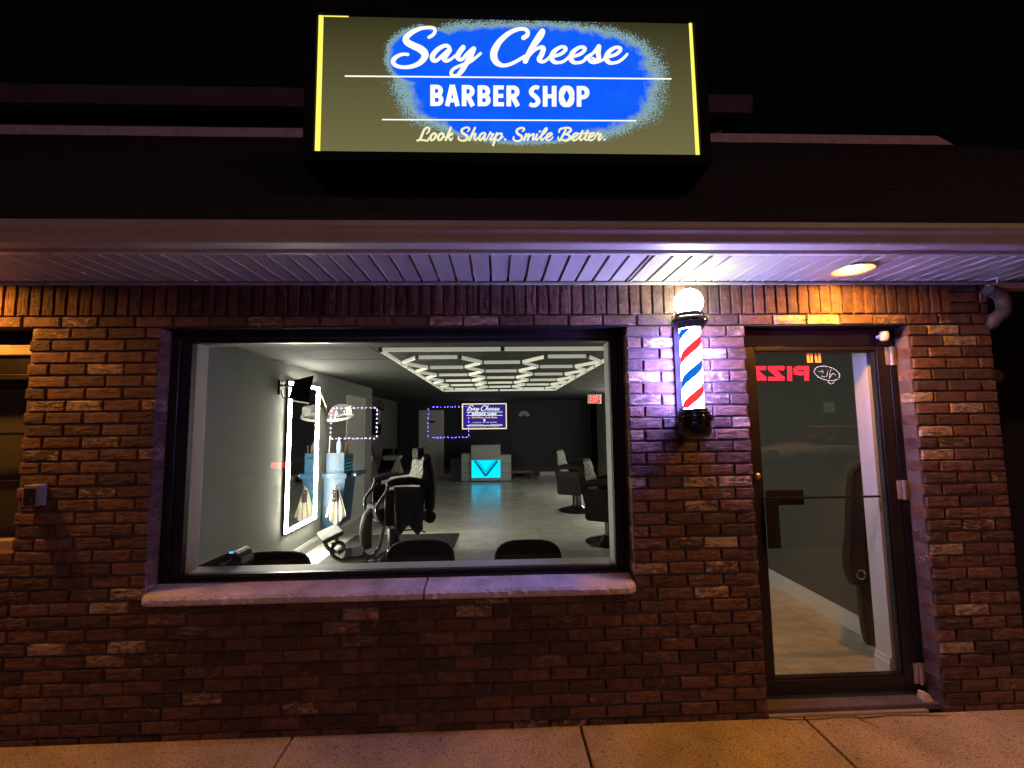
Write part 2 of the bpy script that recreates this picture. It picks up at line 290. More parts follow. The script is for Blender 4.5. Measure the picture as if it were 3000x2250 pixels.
def signmat(w, h):
    # translucent printed face lit from behind: olive field, sprayed blue patch with a speckled edge
    m = bpy.data.materials.new('lit_printed_sign_face'); m.use_nodes = True; nt = m.node_tree; L = nt.links.new
    nt.nodes.remove(nt.nodes['Principled BSDF'])
    tc = N(nt, 'ShaderNodeTexCoord')
    def mth(op, a, b=None, c=None, clamp=False):
        n = N(nt, 'ShaderNodeMath', operation=op); n.use_clamp = clamp
        for i, v in enumerate((a, b, c)):
            if v is None: continue
            if isinstance(v, (int, float)): n.inputs[i].default_value = v
            else: L(v, n.inputs[i])
        return n.outputs[0]
    sp = N(nt, 'ShaderNodeSeparateXYZ'); L(tc.outputs['Object'], sp.inputs[0])
    x, z = sp.outputs[0], sp.outputs[2]
    def ell(cx, cz, rx, rz, p=2.6):
        a = mth('POWER', mth('ABSOLUTE', mth('MULTIPLY', mth('SUBTRACT', x, cx), 1/rx)), p)
        b = mth('POWER', mth('ABSOLUTE', mth('MULTIPLY', mth('SUBTRACT', z, cz), 1/rz)), p)
        return mth('POWER', mth('ADD', a, b), 1/p)
    d = mth('MINIMUM', ell(.055*w, .055*h, .335*w, .415*h, 2.8), mth('MINIMUM', ell(-.215*w, .21*h, .105*w, .22*h, 2.2), ell(.03*w, -.22*h, .215*w, .19*h, 2.2)))
    n1 = N(nt, 'ShaderNodeTexNoise'); n1.inputs['Scale'].default_value = 9; n1.inputs['Detail'].default_value = 10; n1.inputs['Roughness'].default_value = .75
    L(tc.outputs['Object'], n1.inputs['Vector'])
    n2 = N(nt, 'ShaderNodeTexNoise'); n2.inputs['Scale'].default_value = 120; n2.inputs['Detail'].default_value = 3; L(tc.outputs['Object'], n2.inputs['Vector'])
    d2 = mth('ADD', d, mth('MULTIPLY', mth('SUBTRACT', n1.outputs[0], .5), .36))
    d3 = mth('ADD', d2, mth('MULTIPLY', mth('SUBTRACT', n2.outputs[0], .5), .55))
    blue = N(nt, 'ShaderNodeMapRange'); blue.inputs[1].default_value = .985; blue.inputs[2].default_value = .90; L(d2, blue.inputs[0])
    spray = N(nt, 'ShaderNodeMapRange'); spray.inputs[1].default_value = 1.07; spray.inputs[2].default_value = 1.03; L(d3, spray.inputs[0])
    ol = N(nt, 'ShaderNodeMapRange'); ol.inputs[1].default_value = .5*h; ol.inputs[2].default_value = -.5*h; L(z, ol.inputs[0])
    om = N(nt, 'ShaderNodeMix', data_type='RGBA'); om.inputs['A'].default_value = (.040, .036, .014, 1); om.inputs['B'].default_value = (.165, .152, .062, 1); L(ol.outputs[0], om.inputs['Factor'])  # uneven backlight painted in: olive brighter towards the bottom
    m1 = N(nt, 'ShaderNodeMix', data_type='RGBA'); m1.inputs['B'].default_value = (.24, .40, .44, 1); L(spray.outputs[0], m1.inputs['Factor']); L(om.outputs['Result'], m1.inputs['A'])
    bl = N(nt, 'ShaderNodeMix', data_type='RGBA'); bl.inputs['A'].default_value = (.0, .075, .95, 1); bl.inputs['B'].default_value = (.012, .15, 1, 1); L(n1.outputs[0], bl.inputs['Factor'])
    m2 = N(nt, 'ShaderNodeMix', data_type='RGBA'); L(blue.outputs[0], m2.inputs['Factor']); L(m1.outputs['Result'], m2.inputs['A']); L(bl.outputs['Result'], m2.inputs['B'])
    e = N(nt, 'ShaderNodeEmission'); e.inputs[1].default_value = 1.0; L(m2.outputs['Result'], e.inputs[0])
    L(e.outputs[0], nt.nodes['Material Output'].inputs[0]); return m

# ------------------------------------------------------------------ mesh helpers
def wl(o):
    v = Vector((0, 0, 0))
    while o: v += o.location; o = o.parent
    return v
class MB:
    def __init__(s): s.bm = bmesh.new()
    def box(s, x0, x1, y0, y1, z0, z1):
        if x0 > x1: x0, x1 = x1, x0
        if y0 > y1: y0, y1 = y1, y0
        if z0 > z1: z0, z1 = z1, z0
        v = [s.bm.verts.new(p) for p in ((x0,y0,z0),(x1,y0,z0),(x1,y1,z0),(x0,y1,z0),(x0,y0,z1),(x1,y0,z1),(x1,y1,z1),(x0,y1,z1))]
        for f in ((0,3,2,1),(4,5,6,7),(0,1,5,4),(1,2,6,5),(2,3,7,6),(3,0,4,7)): s.bm.faces.new([v[i] for i in f])
        return s
    def hexa(s, P):   # eight points, bottom ring then top ring
        v = [s.bm.verts.new(p) for p in P]
        for f in ((0,3,2,1),(4,5,6,7),(0,1,5,4),(1,2,6,5),(2,3,7,6),(3,0,4,7)): s.bm.faces.new([v[i] for i in f])
        return s
    def quad(s, *P): s.bm.faces.new([s.bm.verts.new(p) for p in P]); return s
    def tube(s, pts, r, n=10, caps=True, sub=1):
        pts = [Vector(p) for p in pts]
        rr = list(r) if isinstance(r, (list, tuple)) else [r]*len(pts)
        if sub > 1: pts, rr = smooth_path(pts, rr, sub)
        rings = []
        up = Vector((0, 0, 1))
        for i, p in enumerate(pts):
            a = pts[max(0, i-1)]; b = pts[min(len(pts)-1, i+1)]
            t = (b-a).normalized()
            if abs(t.dot(up)) > .95: up2 = Vector((0, 1, 0)) if abs(t.y) < .9 else Vector((1, 0, 0))
            else: up2 = up
            x = t.cross(up2).normalized(); y = x.cross(t)
            if rings:
                pass
            rings.append([s.bm.verts.new(p + rr[i]*(x*math.cos(2*math.pi*k/n)+y*math.sin(2*math.pi*k/n))) for k in range(n)])
        for i in range(len(rings)-1):
            # match ring start to avoid twist
            A, B = rings[i], rings[i+1]
            j = min(range(n), key=lambda q: (B[q].co-A[0].co).length)
            B = B[j:]+B[:j]; rings[i+1] = B
            for k in range(n): s.bm.faces.new([A[k], A[(k+1) % n], B[(k+1) % n], B[k]])
        if caps:
            s.bm.faces.new(rings[0][::-1]); s.bm.faces.new(rings[-1])
        return s
    def lathe(s, prof, c=(0, 0, 0), n=32, axis='z', cap=True):
        c = Vector(c); rings = []
        def P(r, h, a):
            if axis == 'z': return c+Vector((r*math.cos(a), r*math.sin(a), h))
            if axis == 'y': return c+Vector((r*math.cos(a), h, r*math.sin(a)))
            return c+Vector((h, r*math.cos(a), r*math.sin(a)))
        for r, h in prof: rings.append([s.bm.verts.new(P(max(r, 1e-4), h, 2*math.pi*k/n)) for k in range(n)])
        for A, B in zip(rings, rings[1:]):
            for k in range(n): s.bm.faces.new([A[k], A[(k+1) % n], B[(k+1) % n], B[k]])
        if cap: s.bm.faces.new(rings[0][::-1]); s.bm.faces.new(rings[-1])
        return s
    def prism(s, poly, a0, a1, axis='y'):   # polygon (two coords) extruded along an axis
        def P(u, v, a):
            return {'y': (u, a, v), 'x': (a, u, v), 'z': (u, v, a)}[axis]
        A = [s.bm.verts.new(P(u, v, a0)) for u, v in poly]; B = [s.bm.verts.new(P(u, v, a1)) for u, v in poly]
        n = len(poly)
        s.bm.faces.new(A); s.bm.faces.new(B[::-1])
        for i in range(n): s.bm.faces.new([A[i], B[i], B[(i+1) % n], A[(i+1) % n]])
        return s
    def rrect(s, u0, u1, v0, v1, r, a0, a1, axis='y', n=6):
        poly = []
        for cx, cy, st in ((u1-r, v1-r, 0), (u0+r, v1-r, 90), (u0+r, v0+r, 180), (u1-r, v0+r, 270)):
            for k in range(n+1):
                a = R(st+90*k/n); poly.append((cx+r*math.cos(a), cy+r*math.sin(a)))
        return s.prism(poly, a0, a1, axis)
    def ribbon(s, pts, mapf, sub=7, butt=False, off=0.0):
        P = [(Vector((p[0], p[1], 0)), p[2]) for p in pts]
        if len(P) > 2 and sub > 1:
            V, Wd = smooth_path([p[0] for p in P], [p[1] for p in P], sub)
        else: V, Wd = [p[0] for p in P], [p[1] for p in P]
        Lf, Rt = [], []
        def q(v): w = mapf(v.x, v.y); return Vector((w.x, w.y-off, w.z))
        for i, p in enumerate(V):
            t = (V[min(i+1, len(V)-1)]-V[max(i-1, 0)]).normalized(); nrm = Vector((-t.y, t.x, 0))
            Lf.append(s.bm.verts.new(q(p+nrm*Wd[i]/2))); Rt.append(s.bm.verts.new(q(p-nrm*Wd[i]/2)))
        for i in range(len(V)-1):
            s.bm.faces.new([Lf[i], Lf[i+1], Rt[i+1], Rt[i]])
        if not butt:
            for e, sg in ((0, -1), (len(V)-1, 1)):
                t = (V[min(e+1, len(V)-1)]-V[max(e-1, 0)]).normalized()*sg; nrm = Vector((-t.y, t.x, 0))
                fan = [s.bm.verts.new(q(V[e]+Wd[e]/2*(nrm*math.cos(a)+t*math.sin(a)))) for a in [math.pi*k/8 for k in range(9)]]
                s.bm.faces.new(fan)
        return s
    def text(s, body, p0, width, height, Y, font_scale=1.0):
        # default font text laid on a wall facing -y, fitted in width x height, lower left corner p0=(x,z)
        cu = bpy.data.curves.new('t', 'FONT'); cu.body = body; o = bpy.data.objects.new('t', cu); COL.objects.link(o)
        bpy.context.view_layer.update()
        me = bpy.data.meshes.new_from_object(o.evaluated_get(bpy.context.evaluated_depsgraph_get()))
        xs = [v.co.x for v in me.vertices]; ys = [v.co.y for v in me.vertices]
        x0, x1, y0, y1 = min(xs), max(xs), min(ys), max(ys)
        vs = [s.bm.verts.new((p0[0]+(v.co.x-x0)/(x1-x0)*width, Y, p0[1]+(v.co.y-y0)/(y1-y0)*height)) for v in me.vertices]
        for f in me.polygons:
            try: s.bm.faces.new([vs[i] for i in f.vertices])
            except ValueError: pass
        bpy.data.objects.remove(o); bpy.data.meshes.remove(me); bpy.data.curves.remove(cu)
        return s
    def build(s, name, mat, parent=None, smooth=False, bevel=0., local=False, normals=True):
        if normals: bmesh.ops.recalc_face_normals(s.bm, faces=s.bm.faces)
        me = bpy.data.meshes.new(name); s.bm.to_mesh(me); s.bm.free()
        mats = mat if isinstance(mat, (list, tuple)) else [mat]
        for x in mats: me.materials.append(x)
        if smooth:
            for p in me.polygons: p.use_smooth = True
            try: me.set_sharp_from_angle(angle=R(40))
            except Exception: pass
        o = bpy.data.objects.new(name, me); COL.objects.link(o)
        if parent:
            o.parent = parent
            if not local: o.location = -wl(parent)
        if bevel:
            b = o.modifiers.new('bevel', 'BEVEL'); b.width = bevel; b.segments = 2; b.limit_method = 'ANGLE'; b.angle_limit = R(35)
        return o
def smooth_path(pts, ws, sub):
    out, wo = [], []
    n = len(pts)
    for i in range(n-1):
        p0, p1, p2, p3 = pts[max(0, i-1)], pts[i], pts[i+1], pts[min(n-1, i+2)]
        for k in range(sub):
            t = k/sub
            out.append(.5*((2*p1)+(p2-p0)*t+(2*p0-5*p1+4*p2-p3)*t*t+(3*p1-p0-3*p2+p3)*t**3)); wo.append(ws[i]*(1-t)+ws[i+1]*t)
    out.append(pts[-1]); wo.append(ws[-1])
    return out, wo
def tag(o, label=None, cat=None, group=None, kind=None):
    if label: o['label'] = label
    if cat: o['category'] = cat
    if group: o['group'] = group
    if kind: o['kind'] = kind
    return o
def thing(name, label, cat, loc=(0, 0, 0), group=None, rz=0):
    o = bpy.data.objects.new(name, None); o.empty_display_size = .1; COL.objects.link(o)
    o.location = loc; o.rotation_euler.z = rz
    return tag(o, label, cat, group)
def copy_tree(o, parent=None):
    c = o.copy(); COL.objects.link(c); c.parent = parent
    for ch in [x for x in bpy.data.objects if x.parent == o]: copy_tree(ch, c)
    return c
def struct(o): o['kind'] = 'structure'; return o

# ------------------------------------------------------------------ ground
b = MB()
for x0, x1 in ((-12, -8.8), (-8.79, -5.8), (-5.79, -2.6), (-2.59, -1.094), (-1.080, .434), (.448, 1.672), (1.686, 3.2), (3.214, 6.2), (6.214, 12)):
    b.box(x0, x1, -2.95, 0.0, -.15, 0.0)
struct(b.build('sidewalk', M['sidewalk'], bevel=.006))
struct(MB().box(-60, 60, -60, 30, -.5, -.16).build('ground', M['asphalt']))
struct(MB().box(-40, 40, -11.2, -2.97, -.155, -.15).build('road', M['asphalt']))
struct(MB().box(-40, 40, -14.3, -11.2, -.155, 0.0).build('far_sidewalk', M['sidewalk'], bevel=.02))

def crack(pts, w, name='pavement_crack'):
    b = MB(); b.ribbon([(x, y, w_*w) for x, y, w_ in pts], lambda x, y: atZ(2000+x/2.212, 1650+y/2.212, .0), 5)
    for v in b.bm.verts: v.co.z = .0035+.0005*noise.noise(v.co*40)
    struct(b.build(name, M['crackdirt']))
M['crackdirt'] = concretemat('dirt_in_crack', (.06, .05, .035), .6)
crack([(580,985,5),(640,1012,8),(760,1018,6),(900,1012,8),(1060,1000,5),(1180,1006,9),(1330,992,5),(1520,988,7),(1720,992,3)], 1)
crack([(1090,972,4),(1150,1015,7),(1210,1040,5),(1268,1062,3)], 1)
crack([(770,1030,5),(790,1062,3)], 1)
# ------------------------------------------------------------------ the shop building
C = .0677; P = .2052; Z0 = 2.197; XJ = -2.6504
bld = thing('shop_building', 'dark brown brick shopfront with wide eave over a big window and a glass door', 'building', (0, 0, 0))
PALE = [(180, 905), (40, 905), (590, 1100), (235, 1190), (210, 1245), (270, 1085), (370, 1740), (305, 1778), (120, 1898), (365, 1893), (40, 1655),
        (2130, 1582), (2115, 1730), (2060, 1480), (1910, 1660), (1860, 1415), (2075, 1400), (2170, 1402), (2775, 965), (2830, 1010), (2705, 1160), (2830, 1195), (2735, 1260),
        (2745, 1325), (2775, 1600), (2850, 1785), (2800, 1905), (2160, 1225), (2160, 1290), (1905, 1095), (2100, 1095), (2090, 1030), (1920, 1000), (1940, 1170), (1400, 935), (2370, 930), (2270, 925), (1350, 1805), (1060, 1785)]
PALE = [atY(x, y, 0) for x, y in PALE]
PIER_WASH = atY(2000, 1150, 0)
def add_brick(bm, lay, u0, u1, z0, z1, dep, fr, pale=0., wash=0.):
    nu = max(2, int((u1-u0)/.035)); nz = max(2, int((z1-z0)/.035))
    def ring(ins, d, jit):
        pts = []
        a0, a1, c0, c1 = u0+ins, u1-ins, z0+ins, z1-ins
        for k in range(nu): pts.append((a0+(a1-a0)*k/nu, c0))
        for k in range(nz): pts.append((a1, c0+(c1-c0)*k/nz))
        for k in range(nu): pts.append((a1-(a1-a0)*k/nu, c1))
        for k in range(nz): pts.append((a0, c1-(c1-c0)*k/nz))
        return [bm.verts.new(fr(u+random.uniform(-jit, jit), d+random.uniform(-jit, jit)*.8, z+random.uniform(-jit, jit))) for u, z in pts]
    tilt = random.uniform(-.002, .002)
    rings = [ring(0, dep, 0), ring(0, .007, .0016), ring(.0045, tilt, .0019), ring(.02, tilt-.0005, .0020)]
    n = len(rings[0])
    for A, B in zip(rings, rings[1:]):
        for k in range(n): bm.faces.new([A[k], A[(k+1) % n], B[(k+1) % n], B[k]])
    bm.faces.new(rings[-1])
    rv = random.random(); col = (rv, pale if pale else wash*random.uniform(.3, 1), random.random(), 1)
    for r_ in rings:
        for v in r_: v[lay] = col
bm = bmesh.new(); lay = bm.verts.layers.float_color.new('bcol')
front = lambda u, d, z: Vector((u, d, z))
def pale_at(x0, x1, z0, z1):
    for p in PALE:
        if x0 <= p.x <= x1 and z0 <= p.z <= z1: return random.uniform(.75, 1.0)
    return 0.
def jit(i, z): return .007*noise.noise(Vector((i*7.31, z*53.7, .5)))
def course(x0, x1, z0, z1, phase, dep, fr=front, seam=.011):
    # running bond: joints at phase + i*P, clipped to x0..x1
    i0 = math.floor((x0-phase)/P)
    i = i0
    while phase+i*P < x1:
        a = max(x0, phase+i*P+seam/2+jit(i, z0)); c = min(x1, phase+(i+1)*P-seam/2+jit(i+1, z0))
        if phase+i*P <= x0: a = x0
        if phase+(i+1)*P >= x1: c = x1
        if c-a > .03:
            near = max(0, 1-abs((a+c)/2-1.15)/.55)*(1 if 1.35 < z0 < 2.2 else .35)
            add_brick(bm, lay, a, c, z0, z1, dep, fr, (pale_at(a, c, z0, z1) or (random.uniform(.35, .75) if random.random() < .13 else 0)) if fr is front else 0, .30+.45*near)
        i += 1
g = .0095
x = -4.2 + (XJ % .0684)
xs = -4.2
while xs < 2.735:                                     # soldier course under the eave
    add_brick(bm, lay, xs+.004, xs+.0684-.005, Z0+C+.002, Z0+C+.205, .05, front, 0, .4)
    xs += .0684
for q in range(3): course(2.745, 3.0, Z0+C*(1+q)+.004, Z0+C*(2+q)-g+.004, 2.745, .05)
course(-4.2, 3.0, Z0+.004, Z0+C-g+.004, XJ, .05)
WX0, WX1, DX0, DX1, LWX = -1.90, .77, 1.482, 2.487, -2.605
for k in range(0, 33):
    z1 = Z0-C*k-.004; z0 = Z0-C*(k+1)+g-.004
    if z0 < -.03: z0 = -.03
    h = .5*P if k % 2 == 0 else 0.0
    ph_l = XJ+.27*P+(0 if k % 2 == 0 else .5*P)
    ph_m = XJ+.60*P+(0 if k % 2 == 0 else .5*P)
    ph_r = XJ+.60*P+(0 if k % 2 == 0 else .48*P)
    dep = .095
    if k <= 21:
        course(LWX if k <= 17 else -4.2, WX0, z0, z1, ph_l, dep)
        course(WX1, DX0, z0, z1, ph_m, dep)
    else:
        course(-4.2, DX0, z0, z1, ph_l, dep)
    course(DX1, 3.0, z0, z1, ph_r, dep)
    side = lambda u, d, z: Vector((3.0-d, u, z))
    course(.10, 2.0, z0, z1, .05+h, .05, side)
for q in range(4): course(.06, 2.0, Z0+C*q+.004, Z0+C*(q+1)-g+.004, .05+.1*(q % 2), .05, lambda u, d, z: Vector((3.0-d, u, z)))
me = bpy.data.meshes.new('brick_wall')
bw = MB(); bw.bm.free(); bw.bm = bm
brick = bw.build('brick_wall', M['brick'], bld)
# mortar and the wall's core, one box per solid region
b = MB()
D0 = .015
for x0, x1, z0, z1 in ((-4.2, 2.99, Z0+.004, 2.468), (LWX-1.6, LWX-.001, -.1, Z0-C*18-.01), (LWX+.001, WX0-.004, -.1, Z0+.002), (WX1+.004, DX0-.004, -.1, Z0+.002), (DX1+.004, 2.99, -.1, Z0+.002), (WX0-.002, WX1+.002, -.1, Z0-C*22-.006)):
    b.box(x0, x1, D0, .24, z0, z1)
b.box(2.75, 2.989, .241, 2.0, -.1, 2.468)
b.build('mortar_core', M['mortar'], bld)
# steel lintels
b = MB(); b.box(WX0-.0, WX1, .002, .235, Z0-.004, Z0+.002); b.box(DX0, DX1, .002, .235, Z0-.0045, Z0+.0015)
b.build('steel_lintel', M['bronze'], bld)

# eave: soffit panels, fascia, gutter
SZ = 2.463
def soffit(x0, x1):
    b = MB(); x = x0
    while x < x1-.001:
        e = min(x+.0995, x1)
        b.box(x, x+.013, -.43, .0, SZ+.026, SZ+.030)
        b.box(x+.013, e, -.43, .0, SZ+.0005, SZ+.025)
        b.box(x+.013, x+.0185, -.43, .0, SZ-.0045, SZ+.0004)
        x += .0995
    return b
so = soffit(-6.0, .79).build('soffit_panel', M['soffit'], bld)
soffit(1.287+.0995*0, 6.0).build('soffit_panel', M['soffit'], bld)
def ventmat():
    m, nt, b_ = newmat('perforated_soffit'); L = nt.links.new
    tc = N(nt, 'ShaderNodeTexCoord'); sp = N(nt, 'ShaderNodeSeparateXYZ'); L(tc.outputs['Object'], sp.inputs[0])
    outs = []
    for i, f in ((0, 2*math.pi/.0105), (1, 2*math.pi/.0105)):
        mu = N(nt, 'ShaderNodeMath', operation='MULTIPLY'); mu.inputs[1].default_value = f; L(sp.outputs[i], mu.inputs[0])
        sn = N(nt, 'ShaderNodeMath', operation='SINE'); L(mu.outputs[0], sn.inputs[0]); outs.append(sn.outputs[0])
    ad = N(nt, 'ShaderNodeMath', operation='ADD'); L(outs[0], ad.inputs[0]); L(outs[1], ad.inputs[1])
    gt = N(nt, 'ShaderNodeMath', operation='GREATER_THAN'); gt.inputs[1].default_value = 1.0; L(ad.outputs[0], gt.inputs[0])
    mx = N(nt, 'ShaderNodeMix', data_type='RGBA'); mx.inputs['A'].default_value = (.46, .45, .44, 1); mx.inputs['B'].default_value = (.05, .05, .05, 1)
    L(gt.outputs[0], mx.inputs['Factor']); L(mx.outputs['Result'], b_.inputs['Base Color']); b_.inputs['Roughness'].default_value = .5
    return m
soffit(.79, 1.287).build('vented_soffit_panel', ventmat(), bld)
b = MB(); b.box(-6, 6, -.012, .0, SZ-.022, SZ-.0045); b.build('soffit_trim', M['soffit'], bld, bevel=.003)
b = MB(); b.prism([(-.425, SZ-.006), (-.448, SZ-.006), (-.456, SZ+.004), (-.462, SZ+.022), (-.4305, SZ+.022)], -6, 6, 'x')
b.build('soffit_channel', M['fascia'], bld)
b = MB(); b.box(-6, 6, -.468, -.452, SZ+.0225, 2.56); b.build('fascia', M['fascia'], bld)
prof = [(-.470, SZ+.004), (-.548, SZ+.002), (-.556, SZ+.008), (-.562, SZ+.022), (-.574, SZ+.038), (-.590, SZ+.050), (-.597, SZ+.064), (-.597, SZ+.086), (-.590, SZ+.092), (-.577, SZ+.090), (-.470, SZ+.090)]
b = MB(); b.prism(prof, -6, 6, 'x'); b.build('gutter', M['gutter'], bld)
# roof: shingle courses, pale flashing strip, upper storey eave
RS = .85
def roofz(y): return 2.585+RS*(y+.48)
b = MB(); y = -.46; i = 0
while y < 1.96:
    y2 = min(y+.115, 1.97)
    x = -7+(i % 3)*.11
    while x < 7.1:
        e = min(x+.30+random.uniform(-.05, .05), 7.25-(y+.46)*.8)
        if e-x < .05: break
        t = .010+random.uniform(0, .004)
        P8 = [(x, y, roofz(y)-.02), (e-.003, y, roofz(y)-.02), (e-.003, y2, roofz(y2)-.02), (x, y2, roofz(y2)-.02), (x, y, roofz(y)+t), (e-.003, y, roofz(y)+t), (e-.003, y2, roofz(y2)-.001), (x, y2, roofz(y2)-.001)]
        b.hexa(P8); x = e
    y = y2; i += 1
b.build('roof', M['shingle'], bld)
b = MB(); b.prism([(-7, -.46), (7.15, -.46), (5.3, 1.97), (-7, 1.97)], 0, 1, 'z')
for v in b.bm.verts: v.co.z = roofz(v.co.y)-.05+(.02 if v.co.z > .5 else 0)
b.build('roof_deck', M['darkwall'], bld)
zs = roofz(1.98)
b = MB()
xx = -7.0
pts = []
while xx < 4.95:
    pts.append(xx); xx += .45
pts.append(5.16)
for a, c in zip(pts, pts[1:]):
    j0, j1 = noise.noise(Vector((a*1.3, 0, 0)))*.012, noise.noise(Vector((c*1.3, 0, 0)))*.012
    cc = c if c < 5.0 else 4.96
    b.hexa([(a, 1.972, zs-.01+j0), (c, 1.972, zs-.01+j1), (c, 2.0, zs-.01), (a, 2.0, zs-.01), (a, 1.972, zs+.105), (cc, 1.972, zs+.105), (cc, 2.0, zs+.105), (a, 2.0, zs+.105)])
b.build('roof_flashing', M['flash'], bld)
uy = 2.86; ux = atY(2205, 290, uy).x
zu0, zu1 = atY(1200, 308, uy).z, atY(1200, 262, uy).z
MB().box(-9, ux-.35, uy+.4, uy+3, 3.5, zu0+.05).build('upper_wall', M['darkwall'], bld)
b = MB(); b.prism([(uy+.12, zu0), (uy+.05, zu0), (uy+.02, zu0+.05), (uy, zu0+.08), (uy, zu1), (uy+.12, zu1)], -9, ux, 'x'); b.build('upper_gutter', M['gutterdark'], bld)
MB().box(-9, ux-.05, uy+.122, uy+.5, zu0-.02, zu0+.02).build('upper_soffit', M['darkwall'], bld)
b = MB(); p0 = atY(2132, 305, uy+.1); p1 = atY(2128, 330, uy+.2); p2 = atY(2105, 372, uy+.42); p3 = atY(2100, 420, uy+.42)
b.tube([p0, p1, p2, p3], .06, 8); b.build('upper_downspout', M['gutterdark'], bld)

# ------------------------------------------------------------------ stone sill
b = MB()
def sillpart(x0, x1):
    n = int((x1-x0)/.022); V = []
    for k in range(n+1):
        x = x0+(x1-x0)*k/n
        e = min(x-x0, x1-x)
        chip = .018*noise.noise(Vector((x*30, 1, 0)))+.012*noise.noise(Vector((x*90, 7, 0)))
        rx = .03*max(0, 1-e/.03) if (abs(x0-WX0) < .2 and x-x0 < .03) or (x1 > .7 and x1-x < .03) else 0
        ys = [.095, -.045+rx, -.062+rx+chip, -.060+rx+chip*.6, -.05+rx]
        zz = [.762, .742, (.728+.010*noise.noise(Vector((x*42, 3, 0)))), .705+.012*noise.noise(Vector((x*40, 9, 0))), .694]
        V.append([b.bm.verts.new((x, yy, zq)) for yy, zq in zip(ys, zz)]+[b.bm.verts.new((x, .095, .694))])
    for A, B_ in zip(V, V[1:]):
        for k in range(6): b.bm.faces.new([A[k], A[(k+1) % 6], B_[(k+1) % 6], B_[k]])
    b.bm.faces.new(V[0]); b.bm.faces.new(V[-1][::-1])
xm = atY(1246, 1740, 0).x
sillpart(atY(398, 1790, -.06).x, xm-.006)
sillpart(xm+.006, atY(1868, 1755, -.06).x)
b.build('window_sill', M['stone'], bld, smooth=False)

# ------------------------------------------------------------------ shop window
FY0, FY1 = .098, .165
GL = dict(x0=-1.788, x1=.696, z0=.800, z1=2.127)
sw = MB()
for x0, x1, z0, z1 in ((WX0, WX1, Z0-.052, Z0-.004), (WX0, WX1, .764, .775), (WX0, WX0+.05, .775, Z0-.052), (WX1-.022, WX1, .775, Z0-.052)):
    sw.box(x0, x1, FY0, FY1, z0, z1)
win = sw.build('window', M['bronze'], bld, bevel=.002)
b = MB(); i_ = .001
for x0, x1, z0, z1 in ((WX0+.05+i_, WX1-.022-i_, GL['z1'], Z0-.053), (WX0+.05+i_, WX1-.022-i_, .776, GL['z0']), (WX0+.051, GL['x0'], GL['z0']+i_, GL['z1']-i_), (GL['x1'], WX1-.023, GL['z0']+i_, GL['z1']-i_)):
    b.box(x0, x1, FY0+.016, FY1-.01, z0, z1)
b.build('window_frame', M['bronze'], win, bevel=.004)
MB().quad((GL['x0'], FY0+.030, GL['z0']), (GL['x1'], FY0+.030, GL['z0']), (GL['x1'], FY0+.030, GL['z1']), (GL['x0'], FY0+.030, GL['z1'])).build('glass_pane', M['glass'], win)
b = MB()     # white inside lining: jambs, head and stool
JY0, JY1 = FY1+.001, .262
b.box(GL['x0']-.03, GL['x0'], JY0-.012, JY1, GL['z0'], GL['z1']+.02); b.box(GL['x1'], GL['x1']+.03, JY0-.012, JY1, GL['z0'], GL['z1']+.02)
b.box(GL['x0']-.028, GL['x1']+.028, JY0-.010, JY1+.012, GL['z0']-.03, GL['z0']-.001)
b.build('window_lining', M['trim'], win, bevel=.002)
MB().box(GL['x0'], GL['x1'], JY0, JY1, GL['z1']+.005, GL['z1']+.03).build('window_head', M['navy'], win)

# ------------------------------------------------------------------ left window (edge of the neighbour bay)
wz0 = Z0-C*18-.012
b = MB(); b.box(-4.2, LWX, .07, .12, 2.055, 2.115)
for z in (1.985,): pass
lw = b.build('window', M['cream'], bld, bevel=.006)
MB().box(-4.2, LWX, .06, .13, wz0, wz0+.06).build('window_sill', M['cream'], lw, bevel=.006)
b = MB(); b.box(-4.2, LWX, .085, .13, 2.117, Z0); b.box(-4.2, LWX, .085, .13, 1.95, 2.053); b.build('window_header', M['bronze'], lw)
b = MB(); b.box(LWX-.055, LWX-.002, .08, .125, wz0+.062, 1.948); b.box(-4.2, LWX-.056, .082, .122, 1.915, 1.947); b.box(-4.2, LWX-.056, .09, .115, 1.60, 1.618); b.box(-4.2, LWX-.056, .09, .115, 1.33, 1.345)
b.box(LWX-.085, LWX-.06, .095, .11, wz0+.062, 1.914)
b.build('window_frame', M['doorbronze'], lw, bevel=.003)
MB().quad((-4.2, .1, wz0+.062), (LWX-.06, .1, wz0+.062), (LWX-.06, .1, 1.914), (-4.2, .1, 1.914)).build('glass_pane', M['glass'], lw)
MB().box(-4.2, LWX-.01, .2, .21, wz0, Z0).build('window_blind', pbr('drab_blind', (.045, .038, .022), .9), lw)
b = MB()   # inside side boards of that bay
# ------------------------------------------------------------------ door
dl = .098
hd = MB(); hd.box(DX0, DX1, .098, .17, 2.088, Z0-.005); hd.box(DX0, DX0+.03, .098, .17, .02, 2.087); hd.box(DX1-.045, DX1, .098, .17, .02, 2.087)
door = hd.build('door', M['bronze'], bld, bevel=.003)
dx0, dx1 = DX0+.034, DX1-.050
gx0, gx1, gz0, gz1 = 1.600, 2.352, .150, 2.045
b = MB(); b.box(dx0, gx0-.012, .10, .145, .055, 2.084); b.box(gx1+.012, dx1, .10, .145, .055, 2.084); b.box(gx0-.0115, gx1+.0115, .10, .145, gz1+.012, 2.084); b.box(gx0-.0115, gx1+.0115, .10, .145, .055, gz0-.012)
b.build('door_panel', M['doorbronze'], door, bevel=.003)
b = MB(); e = .011
b.box(gx0-e, gx0, .108, .14, gz0-e, gz1+e); b.box(gx1, gx1+e, .108, .14, gz0-e, gz1+e); b.box(gx0+.0005, gx1-.0005, .108, .14, gz1, gz1+e); b.box(gx0+.0005, gx1-.0005, .108, .14, gz0-e, gz0)
